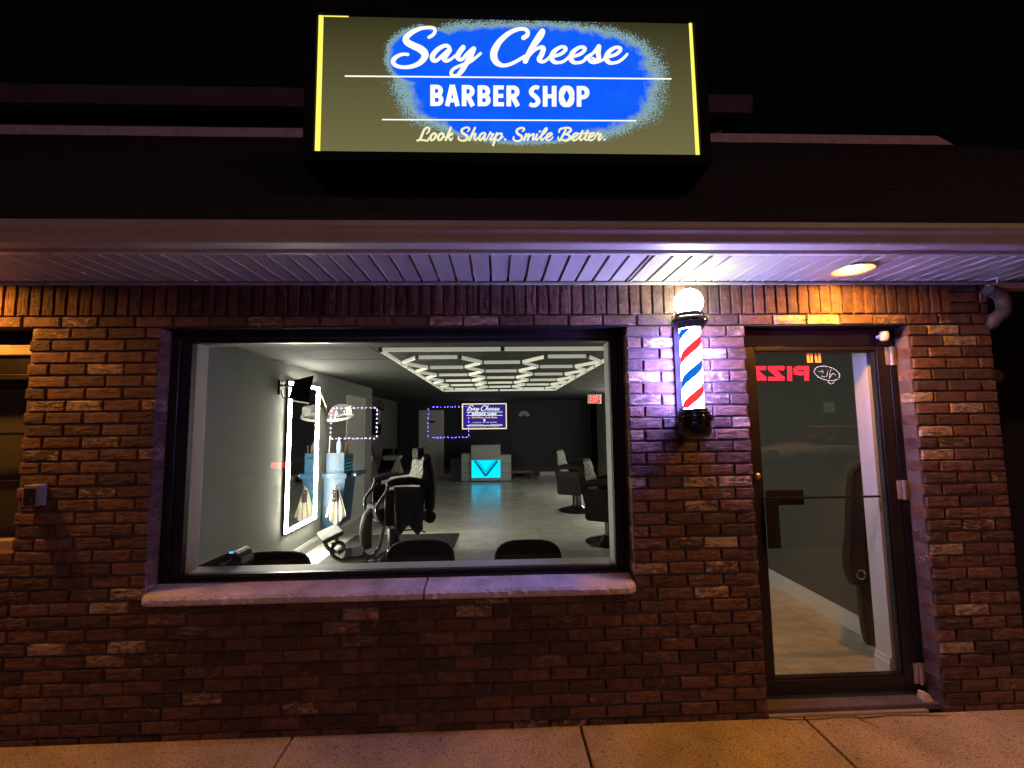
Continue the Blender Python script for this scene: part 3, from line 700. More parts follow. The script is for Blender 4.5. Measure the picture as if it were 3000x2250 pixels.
b.build('glazing_bead', M['bronze'], door, bevel=.002)
MB().quad((gx0, .124, gz0), (gx1, .124, gz0), (gx1, .124, gz1), (gx0, .124, gz1)).build('door_glass', M['doorglass'], door)
zr = 1.158
b = MB(); b.box(gx0, gx1+.002, .146, .165, zr-.006, zr+.006); b.build('crash_bar', M['bronze'], door, bevel=.002)
MB().box(1.652, 1.885, .166, .185, zr-.045, zr+.045).build('panic_plate', M['blackmatte'], door, bevel=.003)
b = MB(); b.box(1.585, 1.662, .070, .076, .885, 1.160); b.box(1.60, 1.61, .076, .099, .90, .93); b.box(1.60, 1.61, .076, .099, 1.12, 1.15)
b.build('handle', M['blackmatte'], door, bevel=.002)
b = MB(); p = atY(2220, 1395, .098); b.lathe([(.019, 0), (.019, -.006), (.014, -.012), (.006, -.014)], (p.x, .0995, p.z), 20, 'y'); b.build('lock_cylinder', M['brass'], door, smooth=True)
def hinge(z):
    b = MB(); b.box(DX1-.072, DX1-.048, .092, .0975, z-.055, z+.055); b.box(DX1-.026, DX1-.006, .092, .0975, z-.055, z+.055)
    b.tube([(DX1-.037, .088, z-.057), (DX1-.037, .088, z+.057)], .011, 10)
    for sx in (DX1-.06, DX1-.016):
        for dz in (-.035, 0, .035): b.lathe([(.004, 0), (.003, -.0015)], (sx, .092, z+dz), 8, 'y')
    return b.build('hinge', M['steelhinge'], door)
for z in (2.02, 1.205, .155): hinge(z)
b = MB(); p = atY(2590, 985, .05); b.lathe([(.022, .028), (.026, .01), (.026, -.012), (.018, -.028)], (p.x, .05, p.z), 18); b.box(p.x-.012, p.x+.012, .05, .097, p.z-.01, p.z+.012)
b.build('door_sensor', M['cwhite'], door, smooth=True)
b = MB(); b.box(DX0, DX1, .02, .165, .0, .035); b.build('threshold', M['mortar'], door, bevel=.006)
b = MB(); b.box(DX0+.004, DX1-.09, -.002, .019, -.002, .012); b.build('threshold_strip', M['cream'], door, bevel=.003)
# the two gold "1" figures above the glass
b = MB()
for px in (2363, 2386.5):
    a = atY(px, 1035, .122); c = atY(px+19.5, 1062, .122); w_ = c.x-a.x
    b.box(a.x, a.x+w_*.42, .1222, .1235, c.z, a.z); b.box(a.x+w_*.62, c.x, .1222, .1235, c.z, a.z); b.box(a.x+w_*.4205, a.x+w_*.6195, .1222, .1235, c.z, c.z+(a.z-c.z)*.16)
b.build('house_number', M['gold'], door)
b = MB(); p = atY(2640, 2038, .03); b.prism([(2.400, .015), (2.455, .01), (2.46, .035), (2.44, .075), (2.405, .085), (2.395, .05)], .03, .07, 'y'); b.build('door_stop', M['stone'], door, bevel=.006)

# ------------------------------------------------------------------ neighbour darkness on the right, downspout
b = MB(); pts = [(2.975, -.03, 2.40), (3.03, -.03, 2.38), (3.06, -.03, 2.35), (3.065, -.03, 2.30), (3.05, -.03, 2.26), (3.01, -.02, 2.225), (2.93+.09, .02, 2.20), (3.02, .16, 2.19)]
b.tube(pts, .036, 12, sub=3)
b.build('downspout', M['spout'], bld, smooth=True)
b = MB(); b.box(3.0, 6, -.05, .02, 2.405, 2.44); b.build('side_fascia', M['fascia'], bld)
b = MB(); p = atY(2930, 1105, .1); b.box(3.002, 3.08, .05, .2, p.z-.04, p.z+.045); b.lathe([(.03, 0), (.038, -.03)], (3.04, .05, p.z), 14, 'y')
tag(b.build('floodlight', M['black'], bevel=.004), 'small unlit black floodlight on the side of the brick corner', 'light')
b = MB(); q = [atY(2912, 818, -.15), atY(2921, 814, -.15), atY(2920, 830, -.15), atY(2908, 833, -.15), atY(2898, 836, -.15)]
b.tube(q, .004, 8, sub=4); tag(b.build('wire_hook', M['cwhite'], smooth=True), 'little white curled wire hook under the eave corner', 'hook')
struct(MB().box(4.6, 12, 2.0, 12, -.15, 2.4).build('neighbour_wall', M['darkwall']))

# ------------------------------------------------------------------ intercom box
t = thing('intercom_box', 'small grey box with a push button on the left brick pier', 'intercom', (-2.46, 0, 1.28))
b = MB(); b.box(-2.515, -2.44, -.055, -.001, 1.222, 1.335); bx = b.build('housing', M['wallgrey2'], t, bevel=.004)
b = MB(); b.box(-2.507, -2.448, -.0575, -.0552, 1.23, 1.318); b.build('face_plate', M['black'], t)
b = MB(); b.lathe([(.006, 0), (.005, -.004)], (-2.468, -.0577, 1.252), 12, 'y'); b.build('button', M['chrome'], t)

# ------------------------------------------------------------------ recessed soffit lamps
def soffit_lamp(x, y, label):
    t = thing('recessed_lamp', label, 'lamp', (x, y, SZ), 'amber lamps recessed in the eave')
    b = MB(); b.lathe([(.062, .0), (.100, -.004), (.104, -.010), (.100, -.014), (.060, -.008), (.0475, .0)], (0, 0, -.0), 40, cap=False); b.build('trim_ring', M['soffit'], t, smooth=True, local=True)
    b = MB(); b.lathe([(.001, -.012), (.025, -.011), (.042, -.006), (.047, .0)], (0, 0, 0), 32, cap=False); b.build('lamp_face', M['lamp'], t, smooth=True, local=True)
    return t
p = atZ(2498, 785, SZ)
soffit_lamp(p.x, p.y, 'glowing amber lamp recessed in the eave above the glass door')
soffit_lamp(-3.02, -.20, 'amber lamp recessed in the eave above the far left window')

# ------------------------------------------------------------------ barber pole
bx_, by_ = 1.092, -.125
t = thing('barber_pole', 'lit red white and blue barber pole with glowing globe on brick pier', 'barber pole', (bx_, by_, 1.5))
o0 = 1.5
L_ = lambda prof: [(r_, z_-o0) for r_, z_ in prof]
b = MB(); b.lathe(L_([(.001, 2.222+.0)]+[(.078*math.sin(a), 2.300-.078*math.cos(a)) for a in [R(15+165*k/16) for k in range(17)]]), (0, 0, 0), 40, cap=False); b.build('globe', M['globe'], t, smooth=True, local=True)
b = MB(); b.lathe(L_([(.03, 2.238), (.074, 2.236), (.080, 2.226), (.080, 2.214), (.092, 2.208), (.100, 2.196), (.100, 2.180), (.090, 2.172), (.086, 2.160), (.080, 2.155), (.074, 2.146), (.03, 2.146)]), (0, 0, 0), 44); b.build('top_cap', M['blackgloss'], t, smooth=True, local=True)
b = MB(); b.lathe(L_([(.03, 1.700), (.072, 1.700), (.074, 1.686), (.084, 1.682), (.084, 1.668), (.100, 1.664), (.103, 1.650), (.100, 1.632), (.088, 1.626), (.088, 1.575), (.078, 1.550), (.05, 1.536), (.001, 1.533)]), (0, 0, 0), 44); b.build('base_cup', M['blackgloss'], t, smooth=True, local=True)
b = MB(); b.lathe(L_([(.071, 1.701), (.071, 2.1455)]), (0, 0, 0), 44, cap=False); b.build('glass_tube', M['poleglass'], t, smooth=True, local=True)
b = MB(); zc_ = 2.045
b.lathe([(.055, 1.702-zc_), (.055, 2.144-zc_)], (0, 0, 0), 48, cap=False); sc_ = b.build('striped_cylinder', M['pole'], t, smooth=True, local=True); sc_.location = (0, 0, zc_-o0)
b = MB(); b.box(-.05, .05, .104, .120, 1.60-o0, 2.20-o0); b.box(-.045, .045, .05, .121, 1.56-o0, 1.599-o0); b.box(-.045, .045, .05, .1205, 2.201-o0, 2.22-o0); b.build('back_bracket', M['blackmatte'], t, local=True, bevel=.003)

# ------------------------------------------------------------------ roof sign
SY = -.30
c0 = [atY(931.5, 51, SY), atY(922.3, 452.4, SY), atY(2054.5, 454, SY), atY(2026, 62, SY)]
sx0, sx1 = (c0[0].x+c0[1].x)/2, (c0[2].x+c0[3].x)/2
sz0, sz1 = (c0[1].z+c0[2].z)/2, (c0[0].z+c0[3].z)/2
sign = thing('roof_sign', 'long backlit box sign with script lettering on a blue patch, above the eave', 'sign', ((sx0+sx1)/2, SY, sz0))
fw_ = .055
b = MB(); b.box(sx0-fw_, sx1+fw_, SY+.012, .0, sz0-fw_, sz1+fw_+.02)
b.box(sx0-fw_, sx1+fw_, SY-.02, SY+.0118, sz0-fw_, sz0-.001); b.box(sx0-fw_, sx1+fw_, SY-.02, SY+.0118, sz1+.001, sz1+fw_+.02)
b.box(sx0-fw_, sx0-.001, SY-.02, SY+.0118, sz0-.001, sz1+.001); b.box(sx1+.001, sx1+fw_, SY-.02, SY+.0118, sz0-.001, sz1+.001)
b.build('sign_cabinet', M['blackmatte'], sign, bevel=.003)
sw_, sh_ = sx1-sx0, sz1-sz0
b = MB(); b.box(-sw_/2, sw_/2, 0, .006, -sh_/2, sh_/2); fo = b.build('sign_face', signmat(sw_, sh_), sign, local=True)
fo.location = Vector(((sx0+sx1)/2, SY+.004, (sz0+sz1)/2))-wl(sign)
b = MB()
b.hexa([(sx0+.002, SY-.001, sz0), (sx0+.028, SY-.001, sz0), (sx0+.028, SY+.0035, sz0), (sx0+.002, SY+.0035, sz0), (sx0+.002, SY-.001, sz1), (sx0+.026, SY-.001, sz1), (sx0+.026, SY+.0035, sz1), (sx0+.002, SY+.0035, sz1)])
b.build('light_gap', M['signyellow'], sign); b = MB()
b.hexa([(sx1-.022, SY-.001, sz0), (sx1-.002, SY-.001, sz0), (sx1-.002, SY+.0035, sz0), (sx1-.022, SY+.0035, sz0), (sx1-.022, SY-.001, sz1), (sx1-.006, SY-.001, sz1), (sx1-.006, SY+.0035, sz1), (sx1-.022, SY+.0035, sz1)])
b.build('light_gap', M['signyellow'], sign); b = MB()
b.box(sx0+.03, sx0+.16, SY-.001, SY+.0035, sz1-.004, sz1-.001)
b.build('light_gap', M['signyellow'], sign)

def cropmap(x0, y0, s, Y): return lambda x, y: atY(x0+x/s, y0+y/s, Y)
SAY = [
 [(935,362,68),(1010,318,74),(1062,250,72),(1055,188,66),(1000,155,66),(900,152,70),(760,172,80),(600,238,100),(480,325,118),(432,405,135),(470,475,145),(600,545,150),(740,612,160),(830,690,165),(848,765,150),(800,855,125),(700,938,105),(550,995,88),(380,1010,78),(230,978,82),(160,900,98),(190,820,95),(290,752,78),(400,727,66),(478,735,66)],
 [(1380,600,80),(1335,548,78),(1250,552,82),(1130,620,98),(1030,730,112),(1008,820,110),(1050,872,85),(1120,852,75),(1220,762,80),(1370,622,70)],
 [(1385,645,92),(1300,760,110),(1262,832,108),(1310,872,80),(1400,842,62),(1500,760,55)],
 [(1672,582,108),(1600,680,116),(1552,780,114),(1590,842,82),(1660,832,74),(1760,722,78),(1880,610,80)],
 [(1900,612,108),(1840,760,112),(1740,930,112),(1640,1090,108),(1540,1190,80),(1440,1190,74),(1415,1118,72),(1490,1030,66),(1650,960,66),(1820,892,72),(1960,790,62),(2048,712,62)],
]
def esh(dx, dy, tail): return [(1035+dx,525+dy,46),(1130+dx,490+dy,50),(1190+dx,432+dy,54),(1182+dx,395+dy,48),(1110+dx,395+dy,50),(1020+dx,460+dy,68),(985+dx,548+dy,80),(1020+dx,608+dy,62),(1080+dx,620+dy,46),(1165+dx,600+dy,44)]+tail
CHEESE = [
 [(572,255,68),(625,217,66),(632,160,62),(580,125,52),(480,132,56),(350,192,70),(220,310,86),(145,440,104),(135,540,106),(180,622,88),(270,662,56),(380,642,52),(500,582,50),(590,525,46)],
 [(598,600,76),(650,480,76),(730,330,72),(810,195,62),(852,146,58),(866,180,46),(830,258,44),(750,362,40),(688,445,44)],
 [(650,525,40),(730,440,44),(820,395,52),(865,412,70),(840,500,76),(803,572,76),(840,606,54),(900,590,44),(990,510,44)],
 esh(0,0,[(1270,510,42)]), esh(283,3,[(1500,540,44)]),
 [(1480,580,40),(1530,525,50),(1600,478,44),(1682,382,66)],
 [(1686,395,62),(1672,480,70),(1678,560,66),(1630,612,58),(1560,602,58),(1522,550,52)],
 [(1575,545,26),(1650,590,40)],
 [(1660,612,46),(1740,580,40),(1800,540,40)],
 esh(806,8,[(2052,548,42),(2100,496,34)]),
]
LOOK = [
 [(368,232,32),(420,180,44),(418,115,42),(370,100,42),(310,160,52),(260,280,55),(218,362,46),(155,385,40),(195,370,34),(300,372,42),(392,382,42),(404,318,18)],
 [(578,250,44),(530,225,46),(470,270,52),(450,350,50),(492,375,44),(550,320,48),(565,255,42),(582,300,28),(622,322,26)],
 [(743,248,44),(695,223,46),(635,268,52),(615,348,50),(657,373,44),(715,318,48),(730,253,42),(745,298,28),(785,322,26)],
 [(892,105,46),(840,230,50),(780,370,50)], [(790,335,34),(862,262,34),(920,225,42),(912,256,36),(845,290,34),(862,340,42),(892,376,42),(935,310,20)],
 [(1255,190,28),(1290,140,42),(1270,105,40),(1200,105,42),(1130,150,52),(1140,215,56),(1220,265,56),(1250,320,56),(1210,375,46),(1130,386,40),(1066,355,42),(1055,298,30)],
 [(1415,105,44),(1350,240,50),(1290,376,50)], [(1312,330,30),(1380,250,32),(1425,236,42),(1400,320,44),(1422,376,38),(1480,320,26)],
 [(1640,242,40),(1600,215,42),(1530,260,50),(1500,340,50),(1532,376,40),(1600,300,40),(1640,238,44),(1610,330,46),(1632,376,38),(1690,310,28)],
 [(1690,310,28),(1745,205,44)], [(1745,205,44),(1762,248,36),(1810,246,44),(1750,330,44),(1752,376,40),(1810,340,30),(1850,290,26)],
 [(1886,222,44),(1850,330,50),(1805,482,50)], [(1852,320,34),(1912,246,38),(1985,236,48),(1978,310,46),(1912,376,42),(1870,362,32)], [(1960,352,26),(2030,300,20)],
 [(2060,362,52),(2064,362,52)],
]
SMILE = [
 [(350,170,28),(386,130,42),(350,100,42),(290,110,42),(235,150,48),(250,215,52),(330,270,52),(340,320,50),(300,360,44),(230,368,40),(170,335,42),(175,280,28)],
 [(425,222,40),(385,350,44)], [(388,345,30),(425,280,30),(485,226,42),(480,270,44),(455,346,44)], [(456,340,30),(500,270,32),(578,226,44),(568,290,44),(562,346,42),(622,300,28)],
 [(650,232,42),(622,310,44),(642,350,38),(692,290,28)], [(700,175,46),(704,175,46)],
 [(690,292,28),(800,205,34),(842,130,42),(825,106,34),(780,170,42),(724,290,46),(742,350,40),(810,292,28)],
]
def e2(dx): return [(840+dx,310,32),(902+dx,272,36),(945+dx,230,42),(920+dx,206,36),(860+dx,242,44),(830+dx,310,46),(860+dx,355,40),(920+dx,340,32),(968+dx,288,24)]
SMILE += [e2(0),
 [(1225,147,42),(1165,262,48),(1110,352,42),(1076,330,34),(1072,286,26)], [(1090,190,34),(1112,130,40),(1220,102,42),(1312,112,46),(1322,165,50),(1240,226,40),(1190,236,30)],
 [(1236,228,36),(1300,265,48),(1300,322,52),(1230,360,44),(1150,346,32)],
 e2(525), [(1566,166,44),(1522,270,46),(1512,330,42),(1542,352,34),(1600,300,26)], [(1670,166,44),(1628,270,46),(1616,330,42),(1652,352,34),(1710,300,26)], [(1492,224,28),(1600,214,30),(1705,210,28)],
 e2(860), [(1820,298,24),(1880,202,42)], [(1880,202,42),(1896,240,34),(1942,232,44),(1890,310,44),(1902,355,38),(1950,310,28),(1975,280,20)], [(2008,340,46),(2012,340,46)]]
def write(b, strokes, mapf, sub=7, butt=False):
    for i, s_ in enumerate(strokes): b.ribbon(s_, mapf, sub, butt, off=.00008*i)
LY = SY-.0030
b = MB(); write(b, SAY, cropmap(1130, 60, 7.3733, LY)); write(b, CHEESE, cropmap(1420, 60, 5.0273, LY-.002)); b.build('script_lettering', M['signletter'], sign, normals=False)
b = MB(); write(b, LOOK, cropmap(1200, 360, 7.3733, LY)); write(b, SMILE, cropmap(1480, 360, 6.9125, LY)); b.build('tagline_lettering', M['signlettery'], sign, normals=False)
# block capitals, each on a unit box (0..1, y down), stroke widths given per letter
def cap_letter(ch, x0, x1, y0, y1, w, hw):
    X = lambda u: x0+(x1-x0)*u
    Y_ = lambda v: y0+(y1-y0)*v
    W2, H2 = w/2, hw/2
    def bowl(ya, yb, xr, n=14):
        cy = (ya+yb)/2; ry = (yb-ya)/2-H2; cx = max(x0+W2, xr-W2-ry*.95); rx = xr-W2-cx
        pts = [(x0+W2, ya+H2, hw), ((x0+cx)/2, ya+H2, hw), (cx, ya+H2, hw)]
        for k in range(1, n): a = -math.pi/2+math.pi*k/n; pts.append((cx+rx*math.cos(a), cy+ry*math.sin(a), hw+(w-hw)*math.cos(a)))
        pts += [(cx, yb-H2, hw), ((x0+cx)/2, yb-H2, hw), (x0+W2, yb-H2, hw)]
        return pts
    stem = [(x0+W2, y0, w), (x0+W2, y1, w)]
    mid = Y_(.5)
    if ch == 'B': return [(stem, 1), (bowl(y0, mid+H2*.8, x1-(x1-x0)*.04), 1), (bowl(mid-H2*.8, y1, x1), 1)]
    if ch == 'P': return [(stem, 1), (bowl(y0, Y_(.64), x1), 1)]
    if ch == 'R': return [(stem, 1), (bowl(y0, Y_(.60), x1-(x1-x0)*.05), 1), ([(X(.45), Y_(.52), w), (x1-W2*1.0, y1, w*1.04)], 1)]
    if ch == 'A': return [([(X(.5)-W2*.15, y0, w*.95), (x0+W2*.95, y1, w*.98)], 1), ([(X(.5)+W2*.15, y0, w*.95), (x1-W2*.95, y1, w*.98)], 1), ([(X(.25), Y_(.73), hw), (X(.75), Y_(.73), hw)], 1)]
    if ch == 'E': return [(stem, 1), ([(x0+W2, y0+H2, hw), (x1-2, y0+H2, hw)], 1), ([(x0+W2, mid, hw), (x1-(x1-x0)*.06, mid, hw)], 1), ([(x0+W2, y1-H2, hw), (x1, y1-H2, hw)], 1)]
    if ch == 'H': return [(stem, 1), ([(x1-W2, y0, w), (x1-W2, y1, w)], 1), ([(x0+W2, mid, hw), (x1-W2, mid, hw)], 1)]
    if ch == 'I': return [(stem, 1)]
    if ch == 'X': return [([(x0+W2, y0, w), (x1-W2, y1, w)], 1), ([(x1-W2, y0, w), (x0+W2, y1, w)], 1)]
    if ch == 'T': return [([(X(.5), y0, w), (X(.5), y1, w)], 1), ([(x0, y0+H2, hw), (x1, y0+H2, hw)], 1)]
    if ch == 'Z': return [([(x0, y0+H2, hw), (x1, y0+H2, hw)], 1), ([(x1-W2, y0+H2, w*1.1), (x0+W2, y1-H2, w*1.1)], 1), ([(x0, y1-H2, hw), (x1, y1-H2, hw)], 1)]
    if ch == 'O':
        cx, cy = X(.5), Y_(.5); rx, ry = (x1-x0)/2-W2, (y1-y0)/2-H2
        return [([(cx+rx*math.cos(a), cy+ry*math.sin(a), w*abs(math.cos(a))+hw*abs(math.sin(a))) for a in [2*math.pi*k/28 for k in range(29)]], 1)]
    if ch == 'S':
        return [([(X(.86), Y_(.12), hw*.95), (X(.66), Y_(.085), hw), (X(.42), Y_(.11), w*.9), (X(.20), Y_(.26), w), (X(.30), Y_(.41), w), (X(.62), Y_(.55), w), (X(.80), Y_(.74), w), (X(.62), Y_(.89), w*.92), (X(.34), Y_(.92), hw), (X(.06), Y_(.86), hw*.95)], 3)]
def block(b, letters, mapf, w, hw, off0=0.):
    k = 0
    for ch, x0, x1, y0, y1 in letters:
        for pts, sub in cap_letter(ch, x0, x1, y0, y1, w, hw):
            b.ribbon(pts, mapf, sub, True, off=off0+.00008*k); k += 1
BS = [('B',88,252,78,342),('A',270,455,80,344),('R',480,648,82,345),('B',677,840,86,346),('E',873,1005,88,348),('R',1037,1208,90,348),('S',1315,1462,88,358),('H',1490,1660,95,353),('O',1692,1880,93,358),('P',1912,2070,97,354)]
b = MB(); block(b, BS, cropmap(1240, 230, 4.2538, LY), 58, 50); b.build('block_lettering', M['signletter'], sign, normals=False)
b = MB()
for (xa, ya, xb, yb, hw_) in ((240, 374, 2004, 389, 9), (441, 609, 1815, 615, 8)):
    f_ = cropmap(880, 20, 1.8433, LY+.001); A_, B_ = f_(xa, ya), f_(xb, yb); hh = hw_/1.8433/1300*2.25/2
    b.quad((A_.x, A_.y, A_.z-hh), (B_.x, B_.y, B_.z-hh), (B_.x, B_.y, B_.z+hh), (A_.x, A_.y, A_.z+hh))
b.build('rule_line', M['signletter'], sign)

# ------------------------------------------------------------------ interior shell
FZ, CEIL = .08, 2.342
XW, XR, YB = -2.36, 2.63, 11.0
struct(MB().box(-4.5, 2.9, .24, 13, -.1, FZ).build('shop_floor', M['floor']))
MB_ = MB()
MB_.box(-4.5, 2.9, .242, 13, CEIL, CEIL+.1); struct(MB_.build('shop_ceiling', M['ceil']))
b = MB()   # ceiling grid lines
for yy in [1.0+1.22*k for k in range(8)]: b.box(-2.35, 2.62, yy, yy+.012, CEIL-.003, CEIL-.001)
for xx in (-1.15, .07, 1.29): b.box(xx, xx+.012, .3, 10.9, CEIL-.006, CEIL-.0035)
struct(b.build('ceiling_grid', M['navy']))
struct(MB().box(XW-.12, XW, .26, 6.0, FZ, CEIL).build('wall_left', M['wallpaint']))
struct(MB().box(-3.1, -2.98, 6.0, 11.0, FZ, CEIL).build('wall_alcove', M['wallgrey2']))
struct(MB().box(-2.98, XW-.121, 5.88, 6.0, FZ, CEIL).build('wall_return', M['wallpaint']))
struct(MB().box(-4.5, 2.9, YB, YB+.1, FZ, CEIL).build('wall_back', M['navy']))
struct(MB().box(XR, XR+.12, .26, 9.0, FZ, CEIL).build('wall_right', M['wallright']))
b = MB(); b.box(XW, WX0+.0, .241, .259, FZ, CEIL); b.box(WX1-.04, 1.50, .241, .259, FZ, CEIL); b.box(2.55, XR, .241, .259, FZ, CEIL); b.box(WX0, WX1-.04, .241, .259, FZ, .765); b.box(WX0, WX1, .241, .259, Z0-.02, CEIL); b.box(1.5, 2.55, .241, .259, Z0-.05, CEIL)
struct(b.build('wall_front_inside', M['wallgrey2']))
b = MB(); b.box(2.36, 2.50, .172, .285, FZ, CEIL); b.box(2.501, XR, .262, .284, FZ, CEIL-.001); struct(b.build('wall_door_return', M['trim']))
b = MB()
def basebd(b, x, y0, y1, sx):
    b.prism([(x, FZ), (x+sx*.016, FZ), (x+sx*.016, FZ+.085), (x+sx*.010, FZ+.10), (x+sx*.010, FZ+.115), (x+sx*.004, FZ+.125), (x, FZ+.125)], y0, y1, 'y')
basebd(b, XW, .27, 5.99, 1); basebd(b, XR, .34, 8.99, -1); basebd(b, 2.36, .175, .285, -1)
b.box(-1.9, 2.6, YB-.016, YB-.001, FZ, FZ+.11)
struct(b.build('baseboard', M['trim']))

# ------------------------------------------------------------------ lit mirror on the left wall (and two unseen ones on the right wall)
def led_mirror(side, y0, y1, z0, z1, label, strip=None):
    x = XW if side > 0 else XR
    t = thing('lit_mirror', label, 'mirror', (x, (y0+y1)/2, z0), 'tall mirrors edged with a light strip')
    s_ = side
    MB().box(x+s_*.001, x+s_*.024, y0-.005, y1+.005, z0-.005, z1+.005).build('backing', M['black'], t)
    MB().box(x+s_*.0245, x+s_*.029, y0+.048, y1-.048, z0+.048, z1-.048).build('mirror_glass', M['mirror'], t)
    b = MB()
    for a0, a1, c0_, c1 in ((y0+.012, y0+.045, z0+.012, z1-.012), (y1-.045, y1-.012, z0+.012, z1-.012), (y0+.0455, y1-.0455, z1-.045, z1-.012), (y0+.0455, y1-.0455, z0+.012, z0+.045)):
        b.box(x+s_*.0295, x+s_*.043, a0, a1, c0_, c1)
    b.build('light_strip', strip or (M['ledwhite'] if side > 0 else M['ledwhite2']), t)
    b = MB()
    for a0, a1, c0_, c1 in ((y0-.006, y0+.004, z0-.006, z1+.006), (y1-.004, y1+.006, z0-.006, z1+.006), (y0+.0045, y1-.0045, z1-.004, z1+.006), (y0+.0045, y1-.0045, z0-.006, z0+.004)):
        b.box(x+s_*.0242, x+s_*.0285, a0, a1, c0_, c1)
    b.build('mirror_frame', M['chrome'], t)
    return t
ym0, ym1 = atX(841, 1340, XW+.03).y, atX(930, 1330, XW+.03).y
zm0, zm1 = atX(834, 1568, XW+.03).z, atX(848.7, 1114.6, XW+.03).z
led_mirror(1, ym0, ym1, zm0, zm1, 'tall mirror edged with a glowing white strip on the grey left wall')
led_mirror(-1, 6.7, 7.5, zm0, zm1, 'tall glowing mirror added unseen far back on the right wall to light the floor')  # unseen mirror, added to light the floor at the rear
led_mirror(-1, 4.1, 4.9, zm0, zm1, 'tall glowing mirror on the right wall between the two swivel chairs', M['ledwhite3'])

# black screen on a wall bracket
t = thing('wall_screen', 'black tilted screen on a bracket high beside the lit mirror', 'screen', (XW, 2.45, 2.0))
b = MB(); b.box(XW+.001, XW+.02, 2.34, 2.42, 1.98, 2.14); b.tube([(XW+.02, 2.38, 2.08), (XW+.08, 2.34, 2.08), (XW+.16, 2.42, 2.06)], .016, 8); b.tube([(XW+.02, 2.38, 2.03), (XW+.06, 2.33, 1.95), (XW+.12, 2.38, 1.92)], .006, 6, sub=4); b.build('bracket', M['black'], t)
q = [atY(846, 1168, 2.33), atY(905, 1178, 2.45), atY(920, 1099, 2.50), atY(864, 1113, 2.36)]
nrm = (q[1]-q[0]).cross(q[3]-q[0]).normalized()
if nrm.y < 0: nrm = -nrm
dn = nrm*.045
b = MB(); b.hexa([q[0], q[1], q[1]+dn, q[0]+dn, q[3], q[2], q[2]+dn, q[3]+dn]); b.build('screen_shell', M['blackmatte'], t, bevel=.008)
b = MB(); e_ = Vector((0, 0, -.004)); b.hexa([q[0]*.75+q[1]*.25+e_, q[1]+e_, q[1]+dn+e_, q[0]*.75+q[1]*.25+dn+e_, q[0]*.75+q[1]*.25+e_*4, q[1]+e_*4, q[1]+dn+e_*4, q[0]*.75+q[1]*.25+dn+e_*4]); b.build('lit_underside', M['cwhite'], t)  # pale strip standing in for light caught by the lower edge

# hood dryer on the wall
dc = atY(1000, 1222, 3.75); dr = (atY(1038, 1222, 3.75)-atY(962, 1222, 3.75)).length/2
t = thing('hood_dryer', 'clear domed hair dryer hood on an arm from the left wall', 'hair dryer', dc)
t.rotation_euler = (R(14), R(-7), 0)
b = MB(); b.lathe([(dr*math.cos(a)*(1 if a < 1.2 else 1), dr*1.02*math.sin(a)) for a in [math.pi/2*k/12 for k in range(13)]], (0, 0, .0), 36, cap=False); b.build('clear_hood', M['dome'], t, smooth=True, local=True)
b = MB()
ring_ = [Vector((dr*1.04*math.cos(2*math.pi*k/32), dr*1.04*math.sin(2*math.pi*k/32), 0)) for k in range(33)]
b.tube(ring_, .017, 8, caps=False); b.build('rim', M['cwhite'], t, smooth=True, local=True)
b = MB(); b.box(dr*.55, dr*1.0, -.06, .06, .02, .14); b.build('heater_box', M['cwhite'], t, local=True, bevel=.01)
b = MB(); b.lathe([(.03, 0.02), (.035, .10), (.02, .14)], (-.10, -.02, 0), 14); b.build('heating_coil', M['red'], t, local=True)
w0 = atX(955, 1140, XW+.03); w1 = atX(968, 1215, XW+.06)
b = MB(); lw0 = w0-dc
b.tube([lw0, lw0+Vector((.03, .03, -.2)), Vector((-dr*1.02, 0, .02))], .024, 8); b.box(lw0.x-.03, lw0.x, lw0.y-.05, lw0.y+.03, lw0.z-.18, lw0.z+.06); b.build('wall_arm', M['black'], t, local=True)
b = MB(); b.tube([lw0+Vector((.025, -.045, .02)), lw0+Vector((.05, -.02, -.2)), Vector((-dr*1.02, -.03, .04))], .009, 6); b.build('reflection_strip', M['brass'], t, local=True)  # thin pale strip drawn for the dotted reflection along the arm
b = MB(); b.tube([w1-dc+Vector((-.03, 0, -.05)), w1-dc+Vector((-.03, .02, -.6)), w1-dc+Vector((-.04, .01, -1.2)), w1-dc+Vector((-.03, .05, -1.55))], .005, 6, sub=3); b.build('power_cord', M['black'], t, local=True)

# blue steel cart
t = thing('tool_cart', 'blue steel tool cart with drawers against the left wall', 'tool cart', (-2.2, 3.7, FZ))
cy0 = 3.60
b = MB(); b.prism([(-2.34, .26), (-2.10, .30), (-2.04, .93), (-2.34, .93)], cy0+.02, cy0+.46, 'y'); b.build('lower_cabinet', M['blue'], t, bevel=.006)
b = MB(); b.box(-2.35, -2.02, cy0-.01, cy0+.50, .935, .975); b.box(-2.35, -2.02, cy0-.012, cy0-.0105, .93, .995); b.build('tray', M['blue'], t, bevel=.004)
b = MB(); b.box(-2.31, -2.065, cy0+.03, cy0+.036, .98, 1.27); b.box(-2.31, -2.08, cy0+.0365, cy0+.42, .98, 1.235); b.build('upper_chest', M['blue'], t, bevel=.004)
for k in range(5):
    z = .99+.048*k
    d_ = MB().box(-2.0795, -2.066, cy0+.05, cy0+.41, z, z+.042).build('drawer', M['blue'], t, bevel=.003)
    MB().box(-2.0655, -2.058, cy0+.06, cy0+.40, z+.030, z+.038).build('drawer_pull', M['chrome'], d_)
b = MB(); b.box(-2.019, -1.93, cy0+.16, cy0+.60, .935, .985); b.build('side_shelf', M['blue'], t, bevel=.004)
b = MB(); b.lathe([(.016, 0), (.016, .03)], (-1.955, cy0+.14, .955), 12, 'y'); b.build('shelf_cap', M['cwhite'], t)
